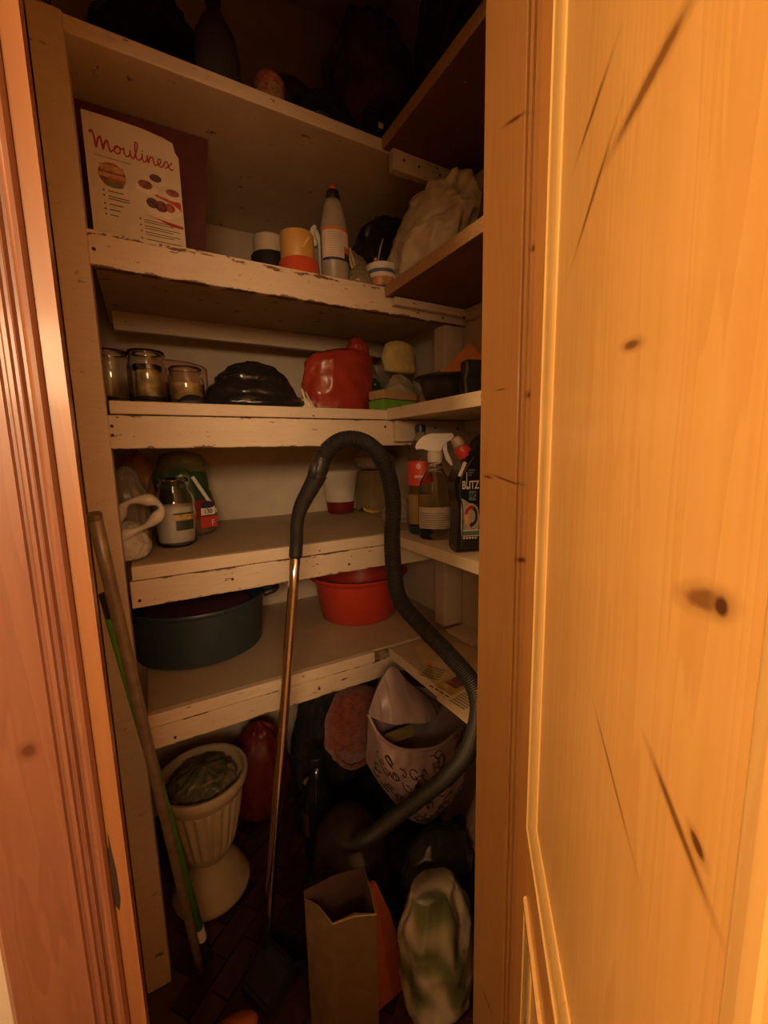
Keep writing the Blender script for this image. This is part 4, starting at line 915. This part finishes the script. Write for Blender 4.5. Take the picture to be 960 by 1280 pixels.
fb = crv([(.426, .860, .612), (.455, .835, .600), (.50, .815, .588), (.56, .815, .570), (.61, .835, .556), (.66, .86, .545)], NU)
ft = crv([(.428, .864, .622), (.465, .880, .672), (.512, .888, .706), (.560, .885, .650), (.61, .88, .598), (.662, .862, .548)], NU)
bm, _g = sheet(ft, fb, .012, .010, 8.3, 14); sub('folded_flap', bm, LIL, t, smooth=True)
sub('inner_card', B(.475, .565, .868, .872, .50, .535), plain('dim_yellow_card', (.22, .16, .05), .7), t)
bm = bmesh.new(); rr_ = random.Random(9)
for q in range(52):
    i0 = rr_.uniform(5, NU-6); j0 = rr_.uniform(2, NV-3); ph = rr_.uniform(0, 6.28); pts = []; dr = rr_.choice((-1, 1))
    for s_ in range(26):
        a_ = s_/25*5.8*dr; rad_ = .6+2.1*s_/25
        i_ = min(NU-2.01, max(0, i0+rad_*math.cos(a_+ph)*.95)); j_ = min(NV-2.01, max(0, j0+rad_*math.sin(a_+ph)*.85))
        i_f, j_f = int(i_), int(j_); fi, fj = i_-i_f, j_-j_f
        p = (rows_co[j_f][i_f]*(1-fi)+rows_co[j_f][i_f+1]*fi)*(1-fj)+(rows_co[j_f+1][i_f]*(1-fi)+rows_co[j_f+1][i_f+1]*fi)*fj
        pts.append(p+Vector((0, -.0012, .0004)))
    tube(bm, pts, .0015, seg=4)
o = sub('printed_flourishes', bm, plain('dark_print', (.05, .035, .035), .5), t); o['kind'] = 'stuff'
put('lilac_bag', 'lower lilac bag with dark print crumpled near the door jamb', 'bag', crumple(.060, .050, .20, 141, .22, prof=HEAP), patches('lilac_dark_print', [(.06, .045, .05), (.32, .23, .23), (.36, .26, .26), (.28, .2, .2)], 11, .35), (.735, .755, .18), smooth=True)
put('black_sack', 'dark olive knotted sack bulging above the white and green bag', 'bag', crumple(.100, .058, .20, 143, .14, freq=1.5, prof=PUFF), bagmat('dark_olive_sack', (.032, .036, .028), .3, .6), (.565, .762, .10), smooth=True)
put('printed_bag', 'white, green and yellow printed sack standing on the floor by the jamb', 'bag', crumple(.084, .055, .31, 145, .20, freq=1.9, prof=[(0, .8), (.05, .95), (.4, 1), (.75, .95), (1, .6)], lean=(-.02, .01)), patches('white_green_print', [(.04, .05, .025), (.10, .12, .06), (.36, .33, .26), (.42, .37, .30), (.34, .24, .07)], 6, .35, .5, stretch=(1.3, 1.3, .55)), (.486, .640, .004), smooth=True)
# open brown paper bag with an orange board leaning on it
KR = plain('brown_paper', (.125, .080, .030), .75, var=.15, bmp=.2, bscale=20); KR_LIT = plain('lit_brown_paper', (.19, .125, .048), .75, var=.15)  # same paper in a lighter copy: light painted on the left side
KR_SHADE = plain('shaded_paper_inside', (.07, .034, .028), .8)  # darker paper colour paints the shade inside the bag
t = thing('paper_bag', 'open brown paper bag standing on the floor beside the chrome tube', 'bag', (.278, .715, .004))
C4 = {'fl': (-.034, -.030), 'fr': (.048, -.066), 'br': (.062, .02), 'bl': (-.070, .038)}
def wall(name, a, b, za, zb, m_):
    A_, B_ = Vector(C4[a]), Vector(C4[b]); n_ = (B_-A_).normalized(); n_ = Vector((-n_.y, n_.x))*.002
    bm = bmesh.new(); q = [(A_, 0), (B_, 0), (B_*1.0, zb), ((A_+B_)/2, max(za, zb)+.008), (A_, za)]
    f = [bm.verts.new((p.x, p.y, h_)) for p, h_ in q]; g = [bm.verts.new((p.x+n_.x, p.y+n_.y, h_)) for p, h_ in q]
    bm.faces.new(f); bm.faces.new(g[::-1])
    for i in range(5): bm.faces.new((f[i], g[i], g[(i+1) % 5], f[(i+1) % 5]))
    return sub(name, bm, m_, t)
wall('front_panel', 'fl', 'fr', .315, .325, KR); wall('side_panel', 'bl', 'fl', .325, .315, KR_LIT)
wall('back_panel', 'br', 'bl', .345, .345, KR_SHADE); wall('side_panel', 'fr', 'br', .325, .345, KR)
sub('rim', T([(-.034, -.031, .316), (.007, -.049, .328), (.048, -.067, .326)], .0016, seg=6), plain('rim_paper', (.38, .27, .14), .7), t)
t = thing('orange_board', 'orange red board leaning against the right side of the paper bag', 'board', (.380, .696, .006)); t.rotation_euler = (R(-3), R(0), R(5))
sub('board', prism(bmesh.new(), [(-.038, 0), (.050, 0), (.040, .10), (.012, .22), (-.020, .315), (-.040, .322), (-.044, .2)], 0, .008), plain('orange_board', (.30, .070, .026), .6, var=.15), t)
sub('crease_strip', prism(bmesh.new(), [(-.036, .004), (.006, .004), (-.012, .18), (-.028, .312), (-.038, .315), (-.042, .2)], -.0015, 0), plain('orange_board_light', (.38, .10, .036), .6, var=.1), t)
t = thing('hand_brush', 'rust coloured hand brush on the floor at the front of the closet', 'brush', (.045, .80, .02))
sub('block', lathe(bmesh.new(), [(.02, 0), (.055, .012), (.06, .02), (.055, .032), (.02, .04)], seg=32, sx=1, sy=.45), plain('rust_wood', (.45, .12, .04), .6, var=.2), t, smooth=True)
bm = bmesh.new()
for q in range(60):
    a = rr_.uniform(0, 2*PI); x, y = .05*math.cos(a)*rr_.random()**.5, .02*math.sin(a)
    tube(bm, [(x, y, .002), (x*1.1, y*1.2, -.0145)], .0009, seg=4)
b_ = sub('bristles', bm, plain('dark_bristle', (.05, .03, .02), .8), t); b_['kind'] = 'stuff'

for o_ in COL.objects:
    if o_.get('category') == 'tape': o_['group'] = 'tape rolls on the second shelf'
    if o_.name.startswith('glass_jar') and 'label' in o_ and 'three glass jars' in o_['label'] or 'short right-hand glass jar' in str(o_.get('label')) or 'middle and tallest glass jar' in str(o_.get('label')): o_['group'] = 'glass jars on the third shelf'
